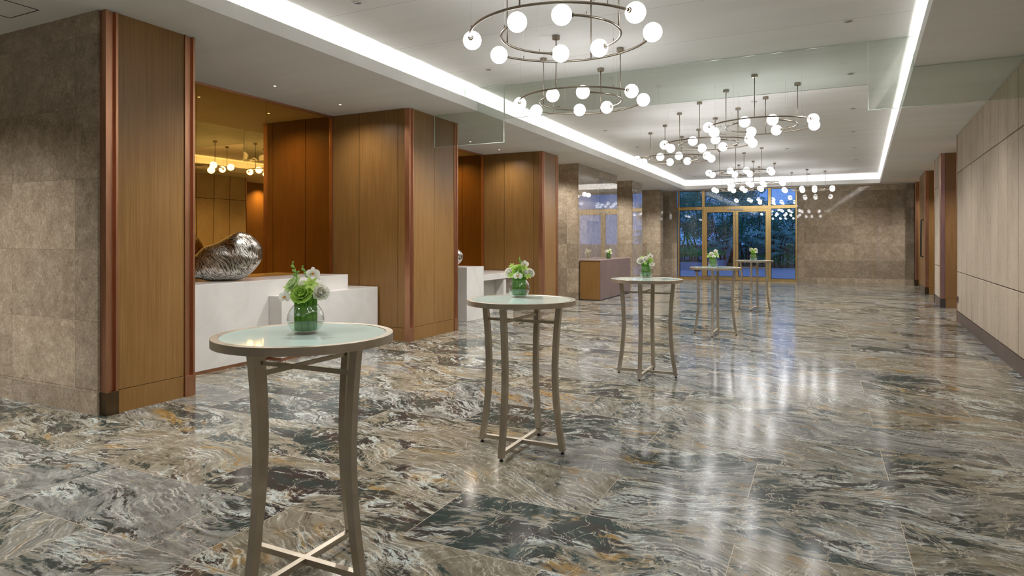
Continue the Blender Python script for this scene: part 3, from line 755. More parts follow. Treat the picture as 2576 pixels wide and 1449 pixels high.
# ================================================================== CHANDELIERS
def make_chandelier(label):
    r = thing('ring_chandelier', label, 'chandelier', (0, 0, ZC), 0, 'ring chandeliers with opal globes')
    drop = 3.24 - ZC; ro, ri, tr = 0.765, 0.5045, 0.0105
    gl_r = 0.079
    ang = dict(ia=-111.5, ib=-67.5, oa=-20.5, ob=18.5, ic=68, idd=111.5, oc=160, od=-163)
    def arc(nm, rad, a0, a1):
        k = max(12, int(abs(a1 - a0) / 4)); e = math.degrees(gl_r / rad) * 0.9
        a0 += e; a1 -= e
        pts = [(rad * math.cos(R(a0 + (a1 - a0) * i / k)), rad * math.sin(R(a0 + (a1 - a0) * i / k)), drop) for i in range(k + 1)]
        o = MB().tube(pts, tr, 10).build(nm, M['fixture'], r)
        for t in (0.12, 0.88):
            a = R(a0 + (a1 - a0) * t); x, y = rad * math.cos(a), rad * math.sin(a)
            MB().tube([(x, y, drop), (x, y, drop + 0.035)], 0.004, 6).build('cable_pin', M['fixture'], o)
            MB().tube([(x, y, drop + 0.03), (x, y, 0.0)], 0.0011, 4).build('cable', M['white'], o)
        a = R((a0 + a1) / 2); x, y = rad * math.cos(a), rad * math.sin(a)
        rod = MB().tube([(x, y, drop), (x, y, -0.03)], 0.0065, 8).build('rod', M['fixture'], r)
        MB().lathe([(0.001, -0.04), (0.042, -0.04), (0.044, -0.037), (0.044, 0.0), (0.001, 0.0)], 24, (x, y, 0), 0, False).build('canopy', M['fixture'], rod)
        for aa, sg in ((a0, -1), (a1, 1)):
            am = aa + sg * math.degrees(gl_r / rad) * 0.9
            c = Vector((rad * math.cos(R(am)), rad * math.sin(R(am)), drop))
            g_ = MB().sphere((0, 0, 0), gl_r, 24, 16).build('globe', M['globe'], r, 0, c)
            p0 = Vector((rad * math.cos(R(aa)), rad * math.sin(R(aa)), drop))
            d = (c - p0); L = d.length; d.normalize()
            so_ = MB().lathe([(0.001, -0.016), (0.015, -0.016), (0.017, 0.0), (0.024, 0.002), (0.024, 0.012), (0.001, 0.012)], 16, (0, 0, 0), 0, False)
            q = d.to_track_quat('Z', 'Y').to_matrix().to_4x4()
            so_.xform(Matrix.Translation(-d * (gl_r - 0.001)) @ q)
            so_.build('socket', M['fixture'], g_)
    arc('outer_arc', ro, ang['od'], ang['oa'])
    arc('outer_arc', ro, ang['ob'], ang['oc'])
    arc('inner_arc', ri, ang['ib'], ang['ic'])
    arc('inner_arc', ri, ang['idd'], 360 + ang['ia'])
    return r
CH = [(-1.985, 5.03, 'largest chandelier, cut by the top edge of the photo'),
      (-2.69, 7.50, 'second chandelier, hanging in front of the glass smoke screen'),
      (-0.815, 10.29, 'big chandelier reaching furthest right of the middle trio'),
      (-1.812, 11.76, 'middle chandelier of the trio beyond the glass screen'),
      (-2.796, 13.61, 'lowest left chandelier of the trio, beside the bright cove'),
      (-1.835, 17.0, 'upper chandelier of the far cluster over the garden doors'),
      (-1.75, 20.5, 'chandelier overlapping the bright far cove, between two others'),
      (-2.52, 22.57, 'lowest chandelier of the far cluster, against the door glass'),
      (-0.38, 23.5, 'farthest right chandelier, against the brown marble end wall'),
      (-0.75, 2.1, 'unseen chandelier added for fill light above the camera, outside the photo'),  # this and the next one are added out of view to balance the light
      (-2.6, -1.6, 'unseen chandelier added for fill light behind the camera, outside the photo')]
ch0 = make_chandelier(CH[0][2]); ch0.location = (CH[0][0], CH[0][1], ZC)
bpy.context.view_layer.update()
for x, y, l in CH[1:]: put_copy(ch0, l, (x, y, ZC))

# recessed lights and detectors
def downlight(nm, lens, rad, label, grp):
    r = thing(nm, label, 'downlight', (0, 0, 0), 0, grp)
    MB().lathe([(rad * 0.72, -0.004), (rad, -0.004), (rad, 0.0), (rad * 0.72, 0.0), (rad * 0.72, -0.004)], 24).build('trim_ring', M['white'], r)
    MB().lathe([(0.001, -0.002), (rad * 0.72, -0.002), (rad * 0.72, -0.0005), (0.001, -0.0005)], 20).build('lens', lens, r)
    return r
ns = [(-6.29, 6.0, 'first tiny spotlight in the soffit over the near desk'), (-6.29, 7.23, 'second tiny spotlight in the soffit over the near desk'),
      (-6.29, 11.05, 'tiny spotlight in the soffit seen through the left glass screen'), (-6.29, 12.32, 'tiny spotlight in the soffit above the second desk')]
first = None
for x, y, l in ns:
    if first is None:
        first = downlight('spotlight', M['lens'], 0.022, l, 'tiny spotlights over the desks'); first.location = (x, y, ZS); bpy.context.view_layer.update()
    else: put_copy(first, l, (x, y, ZS))
    d = bpy.data.lights.new('desk_spot', 'SPOT'); d.energy = SPOT_W; d.spot_size = R(155); d.spot_blend = 1.0; d.color = (1.0, 0.90, 0.78); d.shadow_soft_size = 0.02
    o = bpy.data.objects.new('desk_spot', d); o.location = (x, y, ZS - 0.02); COL.objects.link(o)
def cpt(px, py, z):
    s, c = 777 / math.hypot(777, 1600), 1600 / math.hypot(777, 1600)
    d = 1600 * (z - 1.5) / (607 - py); xc = (px - 1288) / 1600 * d
    return (xc * c - d * s, xc * s + d * c, z)
dl = [((898, 6), 'recessed downlight near the top edge, left of the largest chandelier'), ((1228, 175), 'recessed downlight between the two nearest chandeliers, left'),
      ((2133, 53), 'recessed downlight nearest the camera on the right'), ((2140, 185), 'recessed downlight behind the long glass screen'),
      ((2146, 273), 'first recessed downlight below the long glass screen, right row'), ((2153, 402), 'fourth recessed downlight below the long glass screen, right row'),
      ((1603, 370), 'recessed downlight left of the middle trio of chandeliers'), ((1980, 374), 'recessed downlight between the trio and the far chandeliers'), ((2157, 427), 'fifth and farthest recessed downlight in the right row, by the end cove')]
first = None
def lamp_down(p, w=None):
    d = bpy.data.lights.new('downlight_lamp', 'SPOT'); d.energy = w or DOWN_W; d.spot_size = R(125); d.spot_blend = 1.0; d.color = (1.0, 0.985, 0.975); d.shadow_soft_size = 0.04
    o = bpy.data.objects.new('downlight_lamp', d); o.location = (p[0], p[1], p[2] - 0.03); COL.objects.link(o)
for (px, py), l in dl:
    p = cpt(px, py, ZC)
    if first is None: first = downlight('downlight', M['chrome'], 0.055, l, 'recessed downlights in the raised ceiling'); first.location = p; bpy.context.view_layer.update()
    else: put_copy(first, l, p)
    lamp_down(p, DOWN_W * (1.3 if p[0] < -2 else 0.8))
for x, y, l in ((-4.1, 10.3, 'downlight added for light in the left row, behind the second chandelier'), (-4.1, 12.95, 'recessed downlight between the second chandelier and the trio, left row'),
                (-4.1, 18.2, 'downlight added for light in the left row, past the trio of chandeliers'), (-4.1, 20.9, 'downlight added for light in the left row, last but one towards the doors'),
                (-4.1, 23.5, 'downlight added for light in the left row, nearest the garden doors'), (0.62, 15.4, 'second downlight, added for light, below the long glass screen, right row'), (0.76, 18.0, 'third downlight, added for light, below the long glass screen, right row')):  # most of these are added at the row spacing to light the far end
    put_copy(first, l, (x, y, ZC)); lamp_down((x, y, ZC), DOWN_W * (1.3 if x < -2 else 0.8))
for x, y in ((-3.3, 3.2), (0.35, 3.2), (-3.3, 0.2), (0.3, 0.2), (-3.3, -3.0), (0.2, -3.0)):  # unseen downlights added to light the near end of the hall
    put_copy(first, 'unseen downlight added for fill behind or above the camera, outside the photo', (x, y, ZC)); lamp_down((x, y, ZC), 85.0)
for x, y in ((-6.7, 1.75), (-8.7, 1.75), (-7.5, -0.4)):
    put_copy(first, 'recessed downlight over the left foyer, outside the photo', (x, y, ZS)); lamp_down((x, y, ZS))
for x, y, l in ((-6.1, 14.55, 'recessed downlight over the gap before the wide marble pier, hidden'), (-6.0, 19.55, 'recessed downlight in the gap behind the wide marble pier, hidden'),
                (-6.0, 23.2, 'recessed downlight in the gap before the last marble pier, hidden'), (2.95, 15.8, 'downlight added for fill light in the first right alcove, hidden'),
                (3.15, 20.0, 'downlight added for fill light in the second right alcove, hidden'), (3.3, 24.2, 'downlight added for fill light in the last right alcove, hidden')):  # alcove downlights are added, unseen, to light the right pier faces
    put_copy(first, l, (x, y, ZS)); lamp_down((x, y, ZS), 120.0)
for (px, py), l in [((1897, 256), 'faint round detector on the ceiling above the trio'), ((1809, 318), 'faint round detector between chandeliers of the trio')]:
    o = MB().lathe([(0.001, -0.012), (0.045, -0.012), (0.05, 0.0), (0.001, 0.0)], 24).build('smoke_detector', M['white']); o.location = cpt(px, py, ZC)
    tag(o, l, 'detector', 'ceiling detectors')

# ================================================================== BAR TABLES
def make_table(label):
    H = 1.08; Rt = 0.395
    r = thing('bar_table', label, 'table', (0, 0, 0), 0, 'round glass topped bar tables')
    rim = MB().lathe([(Rt - 0.042, H - 0.036), (Rt, H - 0.036), (Rt, H - 0.001), (Rt - 0.001, H), (Rt - 0.032, H), (Rt - 0.034, H - 0.003), (Rt - 0.042, H - 0.006), (Rt - 0.042, H - 0.036)], 96, (0, 0, 0), 0, False)
    rim.sm = [abs(i % 1) >= 0 for i in rim.sm]
    o = rim.build('rim', M['steel'], r)
    e = o.modifiers.new('edges', 'EDGE_SPLIT'); e.split_angle = R(35)
    MB().lathe([(0.001, H - 0.012), (Rt - 0.0345, H - 0.012), (Rt - 0.0345, H - 0.002), (0.001, H - 0.002)], 96, (0, 0, 0), 0, False).build('glass_top', M['top_glass'], r)
    curve = [(0.022, 0.322), (0.10, 0.308), (0.22, 0.289), (0.36, 0.273), (0.50, 0.265), (0.62, 0.264), (0.76, 0.270), (0.88, 0.279), (0.97, 0.288), (1.043, 0.297)]
    for k in range(4):
        a = k * PI / 2; secs = []
        cs, sn = math.cos(a), math.sin(a); hw = 0.019
        for z, rad in curve:
            secs.append([((rad + dr_) * cs - dt * sn, (rad + dr_) * sn + dt * cs, z) for dr_, dt in ((-hw, -hw), (hw, -hw), (hw, hw), (-hw, hw))])
        lg = MB().sweep(None, secs, False, True, 0, False).build('leg', M['steel'], r)
        gz = MB().lathe([(0.001, 0.0), (0.014, 0.0), (0.014, 0.008), (0.006, 0.01), (0.006, 0.023), (0.001, 0.023)], 16, (0.322 * cs, 0.322 * sn, 0), 0, False)
        gz.build('glide', M['black'], lg)
    def bar(nm, half, z0, z1, w, a):
        b = MB().box(-half, half, -w / 2, w / 2, z0, z1); b.xform(Matrix.Rotation(a, 4, 'Z')); b.build(nm, M['steel'], r)
    bar('floor_bar', 0.300, 0.035, 0.062, 0.030, 0); bar('floor_bar', 0.300, 0.0345, 0.0615, 0.030, PI / 2)
    bar('stretcher', 0.262, 0.915, 0.933, 0.018, 0); bar('stretcher', 0.262, 0.934, 0.952, 0.018, PI / 2)
    return r
TB = [(-2.116, 2.197, 0, 'nearest bar table, cut off by the bottom of the photo'),
      (-1.96, 4.19, 0, 'second nearest bar table, in front of the third timber pier'),
      (-1.755, 7.07, 0, 'bar table in front of the timber cabinet'),
      (-1.535, 10.68, 0, 'bar table in front of the glass door left leaf'),
      (-1.318, 14.92, R(-8), 'farthest bar table, in front of the right glass door leaf')]
tb0 = make_table(TB[0][3]); tb0.location = (TB[0][0], TB[0][1], 0)
bpy.context.view_layer.update()
for x, y, a, l in TB[1:]: put_copy(tb0, l, (x, y, 0), a)

for (x, y), l in (((-1.77, 10.60), 'dark cord coil tucked under the table by the left glass door'), ((-1.12, 14.80), 'dark cord coil tucked under the farthest bar table')):
    pts = [(0.0, 0.0, 0.064), (0.0, 0.0, 0.045)]
    for k in range(37):
        a = 2 * PI * k / 12; q = 0.035 + 0.006 * math.sin(k)
        pts.append((q * math.cos(a) * 0.82, q * math.sin(a) * 1.1 - 0.036, 0.03 + 0.018 * math.sin(a * 0.5 + k * 0.1)))
    o = MB().tube(pts, 0.004, 6).build('cord_coil', M['black']); o.location = (x, y, 1.004); o.rotation_euler = (0, 0, R(-64))
    tag(o, l, 'cord', 'cord coils under the tables')

# ================================================================== VASES AND FLOWERS
def make_vase(label):
    r = thing('glass_vase', label, 'vase', (0, 0, 0), 0, 'round glass vases')
    out = [(0.040, 0.0), (0.052, 0.004), (0.068, 0.022), (0.079, 0.045), (0.0825, 0.066), (0.079, 0.088), (0.070, 0.108), (0.058, 0.124), (0.0555, 0.128)]
    inn = [(max(0.001, a - 0.003), b + (0.004 if i == 0 else 0)) for i, (a, b) in enumerate(out)][::-1]
    MB().lathe([(0.001, 0.0)] + out + inn + [(0.001, 0.004)], 48).build('bowl', M['bowl'], r)
    MB().lathe([(0.001, 0.005), (0.036, 0.006), (0.048, 0.009), (0.064, 0.025), (0.0745, 0.045), (0.0745, 0.047), (0.001, 0.047)], 40).build('water', M['water'], r)
    return r
def petal(m, base, d, up, L, Wd, cup, curl, mi=0, nu=5, nv=4, ruff=0.0, seed=0):
    """a cupped petal growing from base along d"""
    d = Vector(d).normalized(); up = Vector(up); up = (up - d * up.dot(d)).normalized(); sd = d.cross(up)
    vs = []
    for i in range(nu + 1):
        t = i / nu; w = Wd * (math.sin(PI * min(0.97, 0.12 + 0.80 * t)) ** 0.7)
        for j in range(nv + 1):
            s_ = j / nv * 2 - 1
            h = cup * (s_ * s_) * w + curl * L * t * t + ruff * math.sin(s_ * 9 + seed) * t * L
            vs.append(base + d * (L * t) + sd * (w * s_) + up * h)
    fs = [(i * (nv + 1) + j, i * (nv + 1) + j + 1, (i + 1) * (nv + 1) + j + 1, (i + 1) * (nv + 1) + j) for i in range(nu) for j in range(nv)]
    m.add(vs, fs, mi, True)
def frame_of(ax):
    ax = Vector(ax).normalized(); a = ax.orthogonal().normalized(); return ax, a, ax.cross(a)
def rose(c, r, ax, mat, parent, nm='rose', rings_=4, ruff=0.02):
    m = MB(); ax, a, b = frame_of(ax); c = Vector(c)
    for k in range(rings_):
        f = (k + 1) / rings_; n = 3 + k * 2
        for i in range(n):
            th = 2 * PI * (i + 0.37 * k) / n; out = a * math.cos(th) + b * math.sin(th)
            tilt = 0.15 + 1.15 * f * f
            d = ax * math.cos(tilt) + out * math.sin(tilt)
            petal(m, c - ax * r * 0.55 + out * r * 0.12 * f, d, -out * math.cos(tilt) + ax * math.sin(tilt), r * (0.95 + 0.25 * f), r * (0.32 + 0.32 * f), 0.55, -0.10 * f + 0.22, 0, 5, 4, ruff, i)
    return m.build(nm, M[mat], parent)
def orchid(c, r, ax, parent):
    m = MB(); ax, _, _ = frame_of(ax); c = Vector(c); z = Vector((0, 0, 1)); up = (z - ax * ax.z).normalized(); sd = ax.cross(up)
    for th, L, w in ((90, 1.0, 0.38), (215, 0.95, 0.36), (325, 0.95, 0.36), (178, 1.05, 0.62), (2, 1.05, 0.62)):
        d = sd * math.cos(R(th)) + up * math.sin(R(th)) + ax * 0.12
        petal(m, c, d, ax, r * L, r * w, 0.12, 0.05, 0, 6, 4)
    n0 = len(m.v)
    for th in (230, 270, 310):
        petal(m, c + ax * r * 0.05, up * math.sin(R(th)) + sd * math.cos(R(th)) + ax * 1.1, ax, r * 0.42, r * 0.16, 0.6, 0.1, 1)
    m.sphere(c + ax * r * 0.12, r * 0.13, 8, 6, 1)
    return m.build('orchid', [M['petal'], M['yolk']], parent)
def starflower(c, r, ax, mat, parent, n=6, w=0.26, nm='green_blossom'):
    m = MB(); ax, a, b = frame_of(ax); c = Vector(c)
    for i in range(n):
        th = 2 * PI * i / n + 0.3
        petal(m, c, (a * math.cos(th) + b * math.sin(th)) + ax * 0.35, ax, r, r * w, 0.3, -0.12, 0, 5, 3)
    m.sphere(c + ax * r * 0.12, r * 0.16, 8, 6)
    return m.build(nm, M[mat], parent)
def bud_stem(pts, parent, buds):
    m = MB(); m.tube(pts, 0.0017, 6)
    for t, side, s_ in buds:
        i = min(len(pts) - 2, int(t * (len(pts) - 1))); p = Vector(pts[i]).lerp(Vector(pts[i + 1]), t * (len(pts) - 1) - i)
        k = len(m.v); m.sphere((0, 0, 0), 1.0, 10, 8, 0, (0.55, 0.55, 1.0))
        q = Vector((side[0], side[1], 0.65)).to_track_quat('Z', 'Y').to_matrix().to_4x4()
        m.xform(Matrix.Translation(p + Vector((side[0], side[1], 0.5)).normalized() * s_ * 0.9) @ q @ Matrix.Scale(s_, 4), k)
    return m.build('bud_stem', M['bud'], parent)
VR = Vector((0.8995, 0.4368, 0)); VF = Vector((0.4368, -0.8995, 0))    # across the room view, towards the seats side
def at(dx, z, f=0.0): return VR * dx + VF * f + Vector((0, 0, z))
blade_me = None
def bouquet(label, spec, loc):
    global blade_me
    r = thing('flower_bouquet', label, 'flowers', loc, 0, 'green and white bouquets')
    if blade_me is None:
        secs = []
        for i in range(7):
            t = i / 6; z = 0.01 + 0.165 * t; w = 0.0168 - 0.002 * t
            secs.append([(0.013 * math.cos(s_ * 1.35) - 0.009, w * s_, z) for s_ in (-1, -0.6, -0.2, 0.2, 0.6, 1)] + [(0.010 * math.cos(s_ * 1.35) - 0.0095, w * s_ * 0.95, z) for s_ in (1, 0.6, 0.2, -0.2, -0.6, -1)])
        blade_me = MB().sweep(None, secs, False, True, 0, True).mesh('leaf_blade', M['blade'])
    for k in range(11):
        a = 2 * PI * k / 11 + 0.2
        o = bpy.data.objects.new('leaf_blade', blade_me); COL.objects.link(o); o.parent = r
        o.location = (0.0475 * math.cos(a), 0.0475 * math.sin(a), 0.0); o.rotation_euler = (0, 0, a)
    o = MB().lathe([(0.001, 0.012), (0.036, 0.012), (0.037, 0.165), (0.03, 0.175), (0.001, 0.178)], 20).build('stem_bundle', M['core'], r)
    for s_ in spec:
        t, dx, z, f, rad = s_[:5]; p = at(dx, z, f); ax = VF * (0.9 if f >= 0 else 0.3) + VR * dx * 6 + Vector((0, 0, 0.55))
        if t == 'rose': rose(p, rad, ax, 'petal', r)
        elif t == 'carnation': rose(p, rad, ax + Vector((0, 0, 0.1)), 'lime', r, 'carnation', 5, 0.07)
        elif t == 'pale': rose(p, rad, VR * dx * 10 + VF * 0.4 + Vector((0, 0, 0.5)), 'limepale', r, 'pale_rose', 4, 0.03)
        elif t == 'orchid': orchid(p, rad, VF + VR * dx * 4 + Vector((0, 0, 0.1)), r)
        elif t == 'green': starflower(p, rad, ax, 'lime', r)
        elif t == 'daisy': starflower(p, rad, ax, 'petal', r, 14, 0.13, 'daisy')
        elif t == 'bud':
            x1, z1 = s_[5], s_[6]
            pts = [at(dx + (x1 - dx) * q + 0.012 * math.sin(PI * q), z + (z1 - z) * q, f) for q in (0, 0.25, 0.5, 0.75, 1.0)]
            pts = [Vector(p_) for p_ in pts]
            bud_stem(pts, r, [(0.35, (-0.8, -0.3), 0.012), (0.55, (-0.9, -0.4), 0.012), (0.5, (0.8, 0.4), 0.009), (0.78, (-0.8, -0.4), 0.011), (0.98, (0.2, 0.1), 0.007)])
    return r
SP1 = [('carnation', -0.002, 0.182, 0.055, 0.042), ('rose', 0.076, 0.184, 0.02, 0.034), ('pale', -0.053, 0.222, 0.02, 0.038), ('orchid', -0.078, 0.165, 0.04, 0.031),
       ('orchid', 0.034, 0.268, 0.0, 0.030), ('green', 0.036, 0.222, 0.035, 0.036), ('daisy', -0.006, 0.222, 0.035, 0.018), ('green', -0.08, 0.205, 0.0, 0.025),
       ('green', 0.0, 0.215, -0.04, 0.04), ('carnation', -0.03, 0.19, -0.045, 0.04), ('rose', 0.045, 0.195, -0.045, 0.035), ('daisy', 0.06, 0.24, -0.01, 0.018),
       ('bud', -0.045, 0.225, 0.0, 0.01, -0.062, 0.315), ('bud', 0.02, 0.225, 0.0, 0.01, -0.018, 0.295)]
SP2 = [('orchid', -0.010, 0.158, 0.068, 0.034), ('orchid', 0.042, 0.243, 0.0, 0.030), ('rose', -0.076, 0.185, 0.02, 0.033), ('rose', 0.084, 0.180, 0.015, 0.031), ('rose', 0.046, 0.185, 0.045, 0.020),
       ('carnation', -0.005, 0.200, 0.04, 0.042), ('green', -0.054, 0.228, 0.0, 0.026), ('green', -0.058, 0.160, 0.045, 0.030), ('green', 0.060, 0.157, 0.045, 0.032), ('green', 0.045, 0.21, 0.01, 0.03),
       ('daisy', -0.022, 0.222, 0.02, 0.019), ('daisy', 0.018, 0.226, 0.01, 0.019), ('carnation', 0.0, 0.195, -0.05, 0.042), ('rose', -0.05, 0.19, -0.045, 0.032), ('bud', 0.02, 0.22, 0.0, 0.01, 0.0, 0.288)]
SP3 = [('rose', -0.072, 0.192, 0.03, 0.036), ('rose', -0.012, 0.208, 0.045, 0.034), ('orchid', 0.042, 0.243, 0.02, 0.034), ('orchid', 0.052, 0.150, 0.055, 0.036), ('carnation', 0.030, 0.195, 0.05, 0.032),
       ('green', -0.02, 0.165, 0.06, 0.026), ('green', -0.045, 0.228, 0.0, 0.026), ('green', 0.058, 0.20, 0.02, 0.026), ('carnation', -0.02, 0.20, -0.045, 0.04), ('rose', 0.05, 0.195, -0.045, 0.032), ('daisy', -0.03, 0.185, 0.06, 0.018),
       ('bud', 0.02, 0.22, 0.0, 0.01, 0.028, 0.285)]
SP4 = [('rose', -0.035, 0.205, 0.045, 0.036), ('orchid', 0.035, 0.255, 0.02, 0.034), ('orchid', -0.005, 0.170, 0.062, 0.033), ('rose', 0.055, 0.205, 0.03, 0.030), ('green', -0.085, 0.165, 0.03, 0.028),
       ('green', 0.062, 0.165, 0.045, 0.030), ('green', -0.05, 0.175, 0.05, 0.028), ('carnation', 0.03, 0.205, 0.045, 0.026), ('carnation', 0.0, 0.20, -0.045, 0.04), ('bud', -0.06, 0.18, 0.0, 0.01, -0.1, 0.21), ('bud', 0.04, 0.2, 0.0, 0.01, 0.08, 0.25)]
SP5 = [('rose', -0.055, 0.235, 0.02, 0.034), ('rose', 0.055, 0.232, 0.02, 0.034), ('orchid', 0.045, 0.175, 0.05, 0.034), ('carnation', -0.03, 0.19, 0.05, 0.036), ('green', 0.0, 0.225, 0.03, 0.034),
       ('carnation', 0.0, 0.2, -0.045, 0.04), ('green', -0.05, 0.2, -0.03, 0.03), ('bud', -0.05, 0.22, 0.0, 0.01, -0.09, 0.285)]
VP = [((-2.12, 2.205, 1.0805), 'on the nearest bar table', SP1), ((-2.05, 4.345, 1.0805), 'on the second nearest bar table', SP2), ((-1.825, 7.32, 1.0805), 'on the table beside the timber cabinet', SP3),
      ((-1.60, 10.87, 1.0805), 'on the table by the left door', SP4), ((-1.352, 15.07, 1.0805), 'on the farthest bar table', SP5), ((-5.265, 16.94, 1.0205), 'on the timber cabinet', SP3)]
v0 = make_vase('round clear glass vase ' + VP[0][1]); v0.location = VP[0][0]
bpy.context.view_layer.update()
for loc, w, sp in VP[1:]: put_copy(v0, 'round clear glass vase ' + w, loc)
for loc, w, sp in VP:
    bouquet('leaf wrapped green and white bouquet in the vase ' + w, sp, (loc[0], loc[1], loc[2] + 0.004))

# ================================================================== GARDEN
gr = MB().box(-40, 30, YE + 0.2, 90, -0.3, -0.02).build('ground', M['soil']); struct(gr, 'dark planted ground of the garden', 'ground')
dk = MB()
for i in range(14): dk.box(-14, 8, YE + 0.16 + 0.9 * i, YE + 0.16 + 0.9 * i + 0.892, -0.1, 0.02)
dk = dk.build('terrace', M['deck']); struct(dk, 'grey paved terrace outside the garden doors', 'terrace')
pl = MB().box(-14, -4.9, 33.0, 33.35, 0.0, 0.42).box(-5.25, -4.9, 33.35, 38.6, 0.0, 0.42).build('planter_wall', M['render'])
MB().box(-14, -5.25, 33.35, 38.6, 0.0, 0.42).build('planter_soil', M['soil'], pl); struct(pl, 'low raised planter edge at the left of the terrace', 'planter')
bwall = MB().box(-30, 14, 47.0, 47.3, -0.1, 1.15).build('boundary_wall', M['render']); MB().box(-30, 14, 46.9, 47.4, 1.15, 1.27).build('coping', M['white'], bwall)
struct(bwall, 'low pale boundary wall seen between the garden trunks', 'wall')
def leafcards(m, c, rx, ry, rz, n, s_):
    for _ in range(n):
        while True:
            q = Vector((random.uniform(-1, 1), random.uniform(-1, 1), random.uniform(-1, 1)))
            if q.length < 1: break
        q = q * (0.55 + 0.45 * random.random()) / max(0.35, q.length) * min(1, q.length + 0.35)
        p = Vector((c[0] + q.x * rx, c[1] + q.y * ry, c[2] + q.z * rz))
        d = Vector((random.gauss(0, 1), random.gauss(0, 1), random.gauss(0, 0.6) - 0.3)).normalized()
        u = d.orthogonal().normalized(); u.rotate(Matrix.Rotation(random.random() * 6.28, 3, d)); k = s_ * random.uniform(0.6, 1.3)
        m.add([p, p + d * k * 0.45 + u * k * 0.17, p + d * k, p + d * k * 0.45 - u * k * 0.17], [(0, 1, 2, 3)])
def gtree(label, x, y, h, blobs, stems, ls=0.26, mat='tree'):
    r = thing('garden_tree', label, 'tree', (x, y, 0), 0, 'trees beyond the terrace')
    for dx, dy, top, lean in stems:
        k = 7; pts = [(dx + lean * (i / k) ** 1.4 + 0.06 * math.sin(i * 1.7 + dx * 9), dy + 0.05 * math.cos(i * 2 + dx * 5), -0.02 + top * i / k) for i in range(k + 1)]
        MB().tube(pts, [0.075 * (1 - 0.6 * i / k) for i in range(k + 1)], 7).build('trunk', M['bark'], r)
    m = MB()
    for bx, by, bz, rx, ry, rz, n in blobs: leafcards(m, (bx, by, bz), rx, ry, rz, int(n * 4.6), ls * random.uniform(0.5, 0.72))
    m.build('foliage', M[mat], r)
    return r
def gx(px, Y):
    k = (px - 1288) / 1600.0; s, c = 777 / math.hypot(777, 1600), 1600 / math.hypot(777, 1600)
    d = Y / (k * s + c); return d * (k * c - s)
gtree('big spreading tree filling the upper door glass', gx(1800, 51), 51, 7.5,
      [(0, 0, 6.5, 3.9, 2.2, 1.5, 1700), (-2.6, 0, 5.3, 2.1, 1.5, 1.4, 800), (1.6, 0.5, 5.7, 2.2, 1.6, 1.0, 700), (0.5, 0, 4.8, 2.8, 1.6, 1.1, 800)],
      [(0.2, 0, 5.8, 0.6), (-0.5, 0.2, 5.3, -1.5), (0.5, -0.2, 5.1, 1.6)], 0.34)
gtree('leaning dark tree behind the left side window', gx(1738, 40.5), 40.5, 6,
      [(0, 0, 3.2, 1.4, 1.2, 1.3, 800), (-0.8, 0, 4.2, 1.2, 1.2, 0.9, 400), (0.4, 0, 2.3, 1.0, 1.0, 0.7, 350)],
      [(0.1, 0, 3.2, -0.9), (0.3, 0.1, 3.0, -0.3), (0.5, 0, 3.1, -1.3), (-0.6, 0, 2.8, 0.3)], 0.24)
gtree('bushy tree behind the left glass door leaf', gx(1812, 41), 41, 5,
      [(0, 0, 3.0, 1.4, 1.0, 1.0, 700), (-0.3, 0, 1.7, 1.1, 1.0, 0.9, 500), (0.7, 0, 2.2, 1.0, 1.0, 0.8, 400)],
      [(0, 0, 3.0, -0.5), (0.25, 0, 3.2, 0.4), (-0.4, 0, 2.6, -0.7), (0.5, 0.1, 3.0, 0.9)], 0.24)
gtree('tall dense tree behind the right glass door leaf', gx(1898, 43), 43, 6,
      [(0, 0, 3.4, 1.5, 1.2, 1.0, 700), (0, 0, 2.2, 1.4, 1.2, 1.0, 600), (0.6, 0, 1.2, 1.3, 1.0, 0.8, 350)],
      [(0, 0, 3.5, 0.4), (-0.4, 0, 3.0, -0.5), (0.5, 0, 3.0, 0.7), (0.9, 0, 2.8, 0.3), (-0.8, 0, 2.6, -0.2)], 0.26)
gtree('dark tree behind the right side window', gx(1980, 42), 42, 6,
      [(0, 0, 2.6, 1.5, 1.2, 1.0, 700), (0.8, 0, 3.4, 1.2, 1.2, 0.8, 450), (0.2, 0, 1.4, 1.5, 1.0, 0.9, 500)],
      [(0, 0, 2.8, 0.4), (-0.5, 0, 2.6, -0.2), (0.5, 0, 2.6, 0.5)], 0.26)
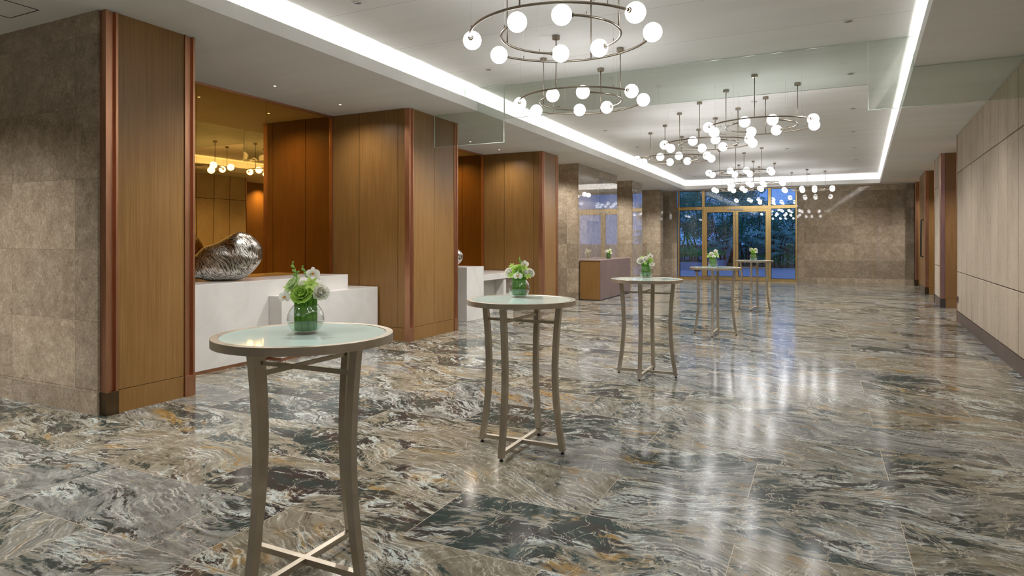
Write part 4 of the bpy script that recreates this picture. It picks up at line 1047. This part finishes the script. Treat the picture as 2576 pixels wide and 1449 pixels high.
def gpalm(label, x, y, n, h, L, stems):
    r = thing('garden_palm', label, 'palm', (x, y, 0), 0, 'palms beyond the terrace')
    for i in range(stems):
        a = 2 * PI * i / stems; MB().tube([(0.28 * math.cos(a), 0.28 * math.sin(a), -0.02), (0.36 * math.cos(a), 0.36 * math.sin(a), h * 0.6), (0.55 * math.cos(a + 0.3), 0.55 * math.sin(a + 0.3), h)], [0.045, 0.035, 0.03], 6).build('cane', M['bark'], r)
    for i in range(n):
        a = 2 * PI * i / n * 2.4 + random.uniform(-0.3, 0.3); el = random.uniform(0.4, 1.25); ll = L * random.uniform(0.75, 1.1)
        m = MB(); pts = []; st = Vector((0.4 * math.cos(a), 0.4 * math.sin(a), h * random.uniform(0.55, 1.0)))
        for k in range(11):
            t = k / 10; rr_ = ll * math.cos(el) * t; pts.append(st + Vector((math.cos(a) * rr_ * (1 + 0.3 * t), math.sin(a) * rr_ * (1 + 0.3 * t), ll * (math.sin(el) * t - 0.75 * t * t))))
        m.tube(pts, [0.014 * (1 - 0.7 * k / 10) for k in range(11)], 4)
        for k in range(2, 40):
            t = k / 40 * 10; i0 = min(9, int(t)); p = pts[i0].lerp(pts[i0 + 1], t - i0); d = (pts[i0 + 1] - pts[i0]).normalized(); sd = d.cross(Vector((0, 0, 1))).normalized()
            l_ = 0.42 * L * 0.55 * math.sin(PI * min(0.98, 0.15 + 0.85 * k / 40))
            for sg in (-1, 1):
                e = p + sd * sg * l_ * 0.8 + d * l_ * 0.55 - Vector((0, 0, l_ * 0.35)); w = d * 0.022
                m.add([p - w, p + w, e], [(0, 1, 2)])
        m.build('frond', M['palm'], r)
    return r
gpalm('clumping palm behind the right glass door leaf', gx(1880, 38.7), 38.7, 13, 1.5, 2.2, 5)
gpalm('tall palm behind the right side window', gx(1955, 39.0), 39.0, 14, 1.9, 2.6, 6)
gpalm('palm at the right edge of the glazing', gx(1996, 38.9), 38.9, 12, 1.2, 2.0, 5)
gpalm('palm behind the meeting stiles of the glass doors', gx(1835, 39.3), 39.3, 12, 1.3, 2.0, 5)
def ghedge(label, x, y, rx, ry, h, n, z0=0.0):
    r = thing('garden_shrub', label, 'shrub', (x, y, z0), 0, 'shrubs along the terrace')
    MB().tube([(0, 0, 0.0), (0.02, 0, h * 0.6)], 0.03, 6).build('stem', M['bark'], r)
    m = MB(); leafcards(m, (0, 0, h * 0.5 + 0.2), rx, ry, h * 0.5, n, 0.13); m.build('foliage', M['hedge'], r)
ghedge('clipped low hedge on the raised planter, behind the left side window', gx(1735, 36), 36, 1.3, 0.9, 0.55, 1500, 0.425)
ghedge('low green shrub on the planter behind the left door leaf', gx(1790, 37), 37, 0.9, 0.8, 0.5, 900, 0.425)
ghedge('tall shrub left of the trunks, behind the left side window', gx(1722, 38.0), 38.0, 0.9, 0.6, 1.5, 900, 0.425)
ghedge('dark ground shrub under the palms, right', gx(1960, 38.6), 38.6, 1.6, 0.7, 0.7, 900, 0.0)
ghedge('dark ground shrub under the palms, centre', gx(1892, 39.8), 39.8, 1.5, 0.7, 0.7, 900, 0.0)
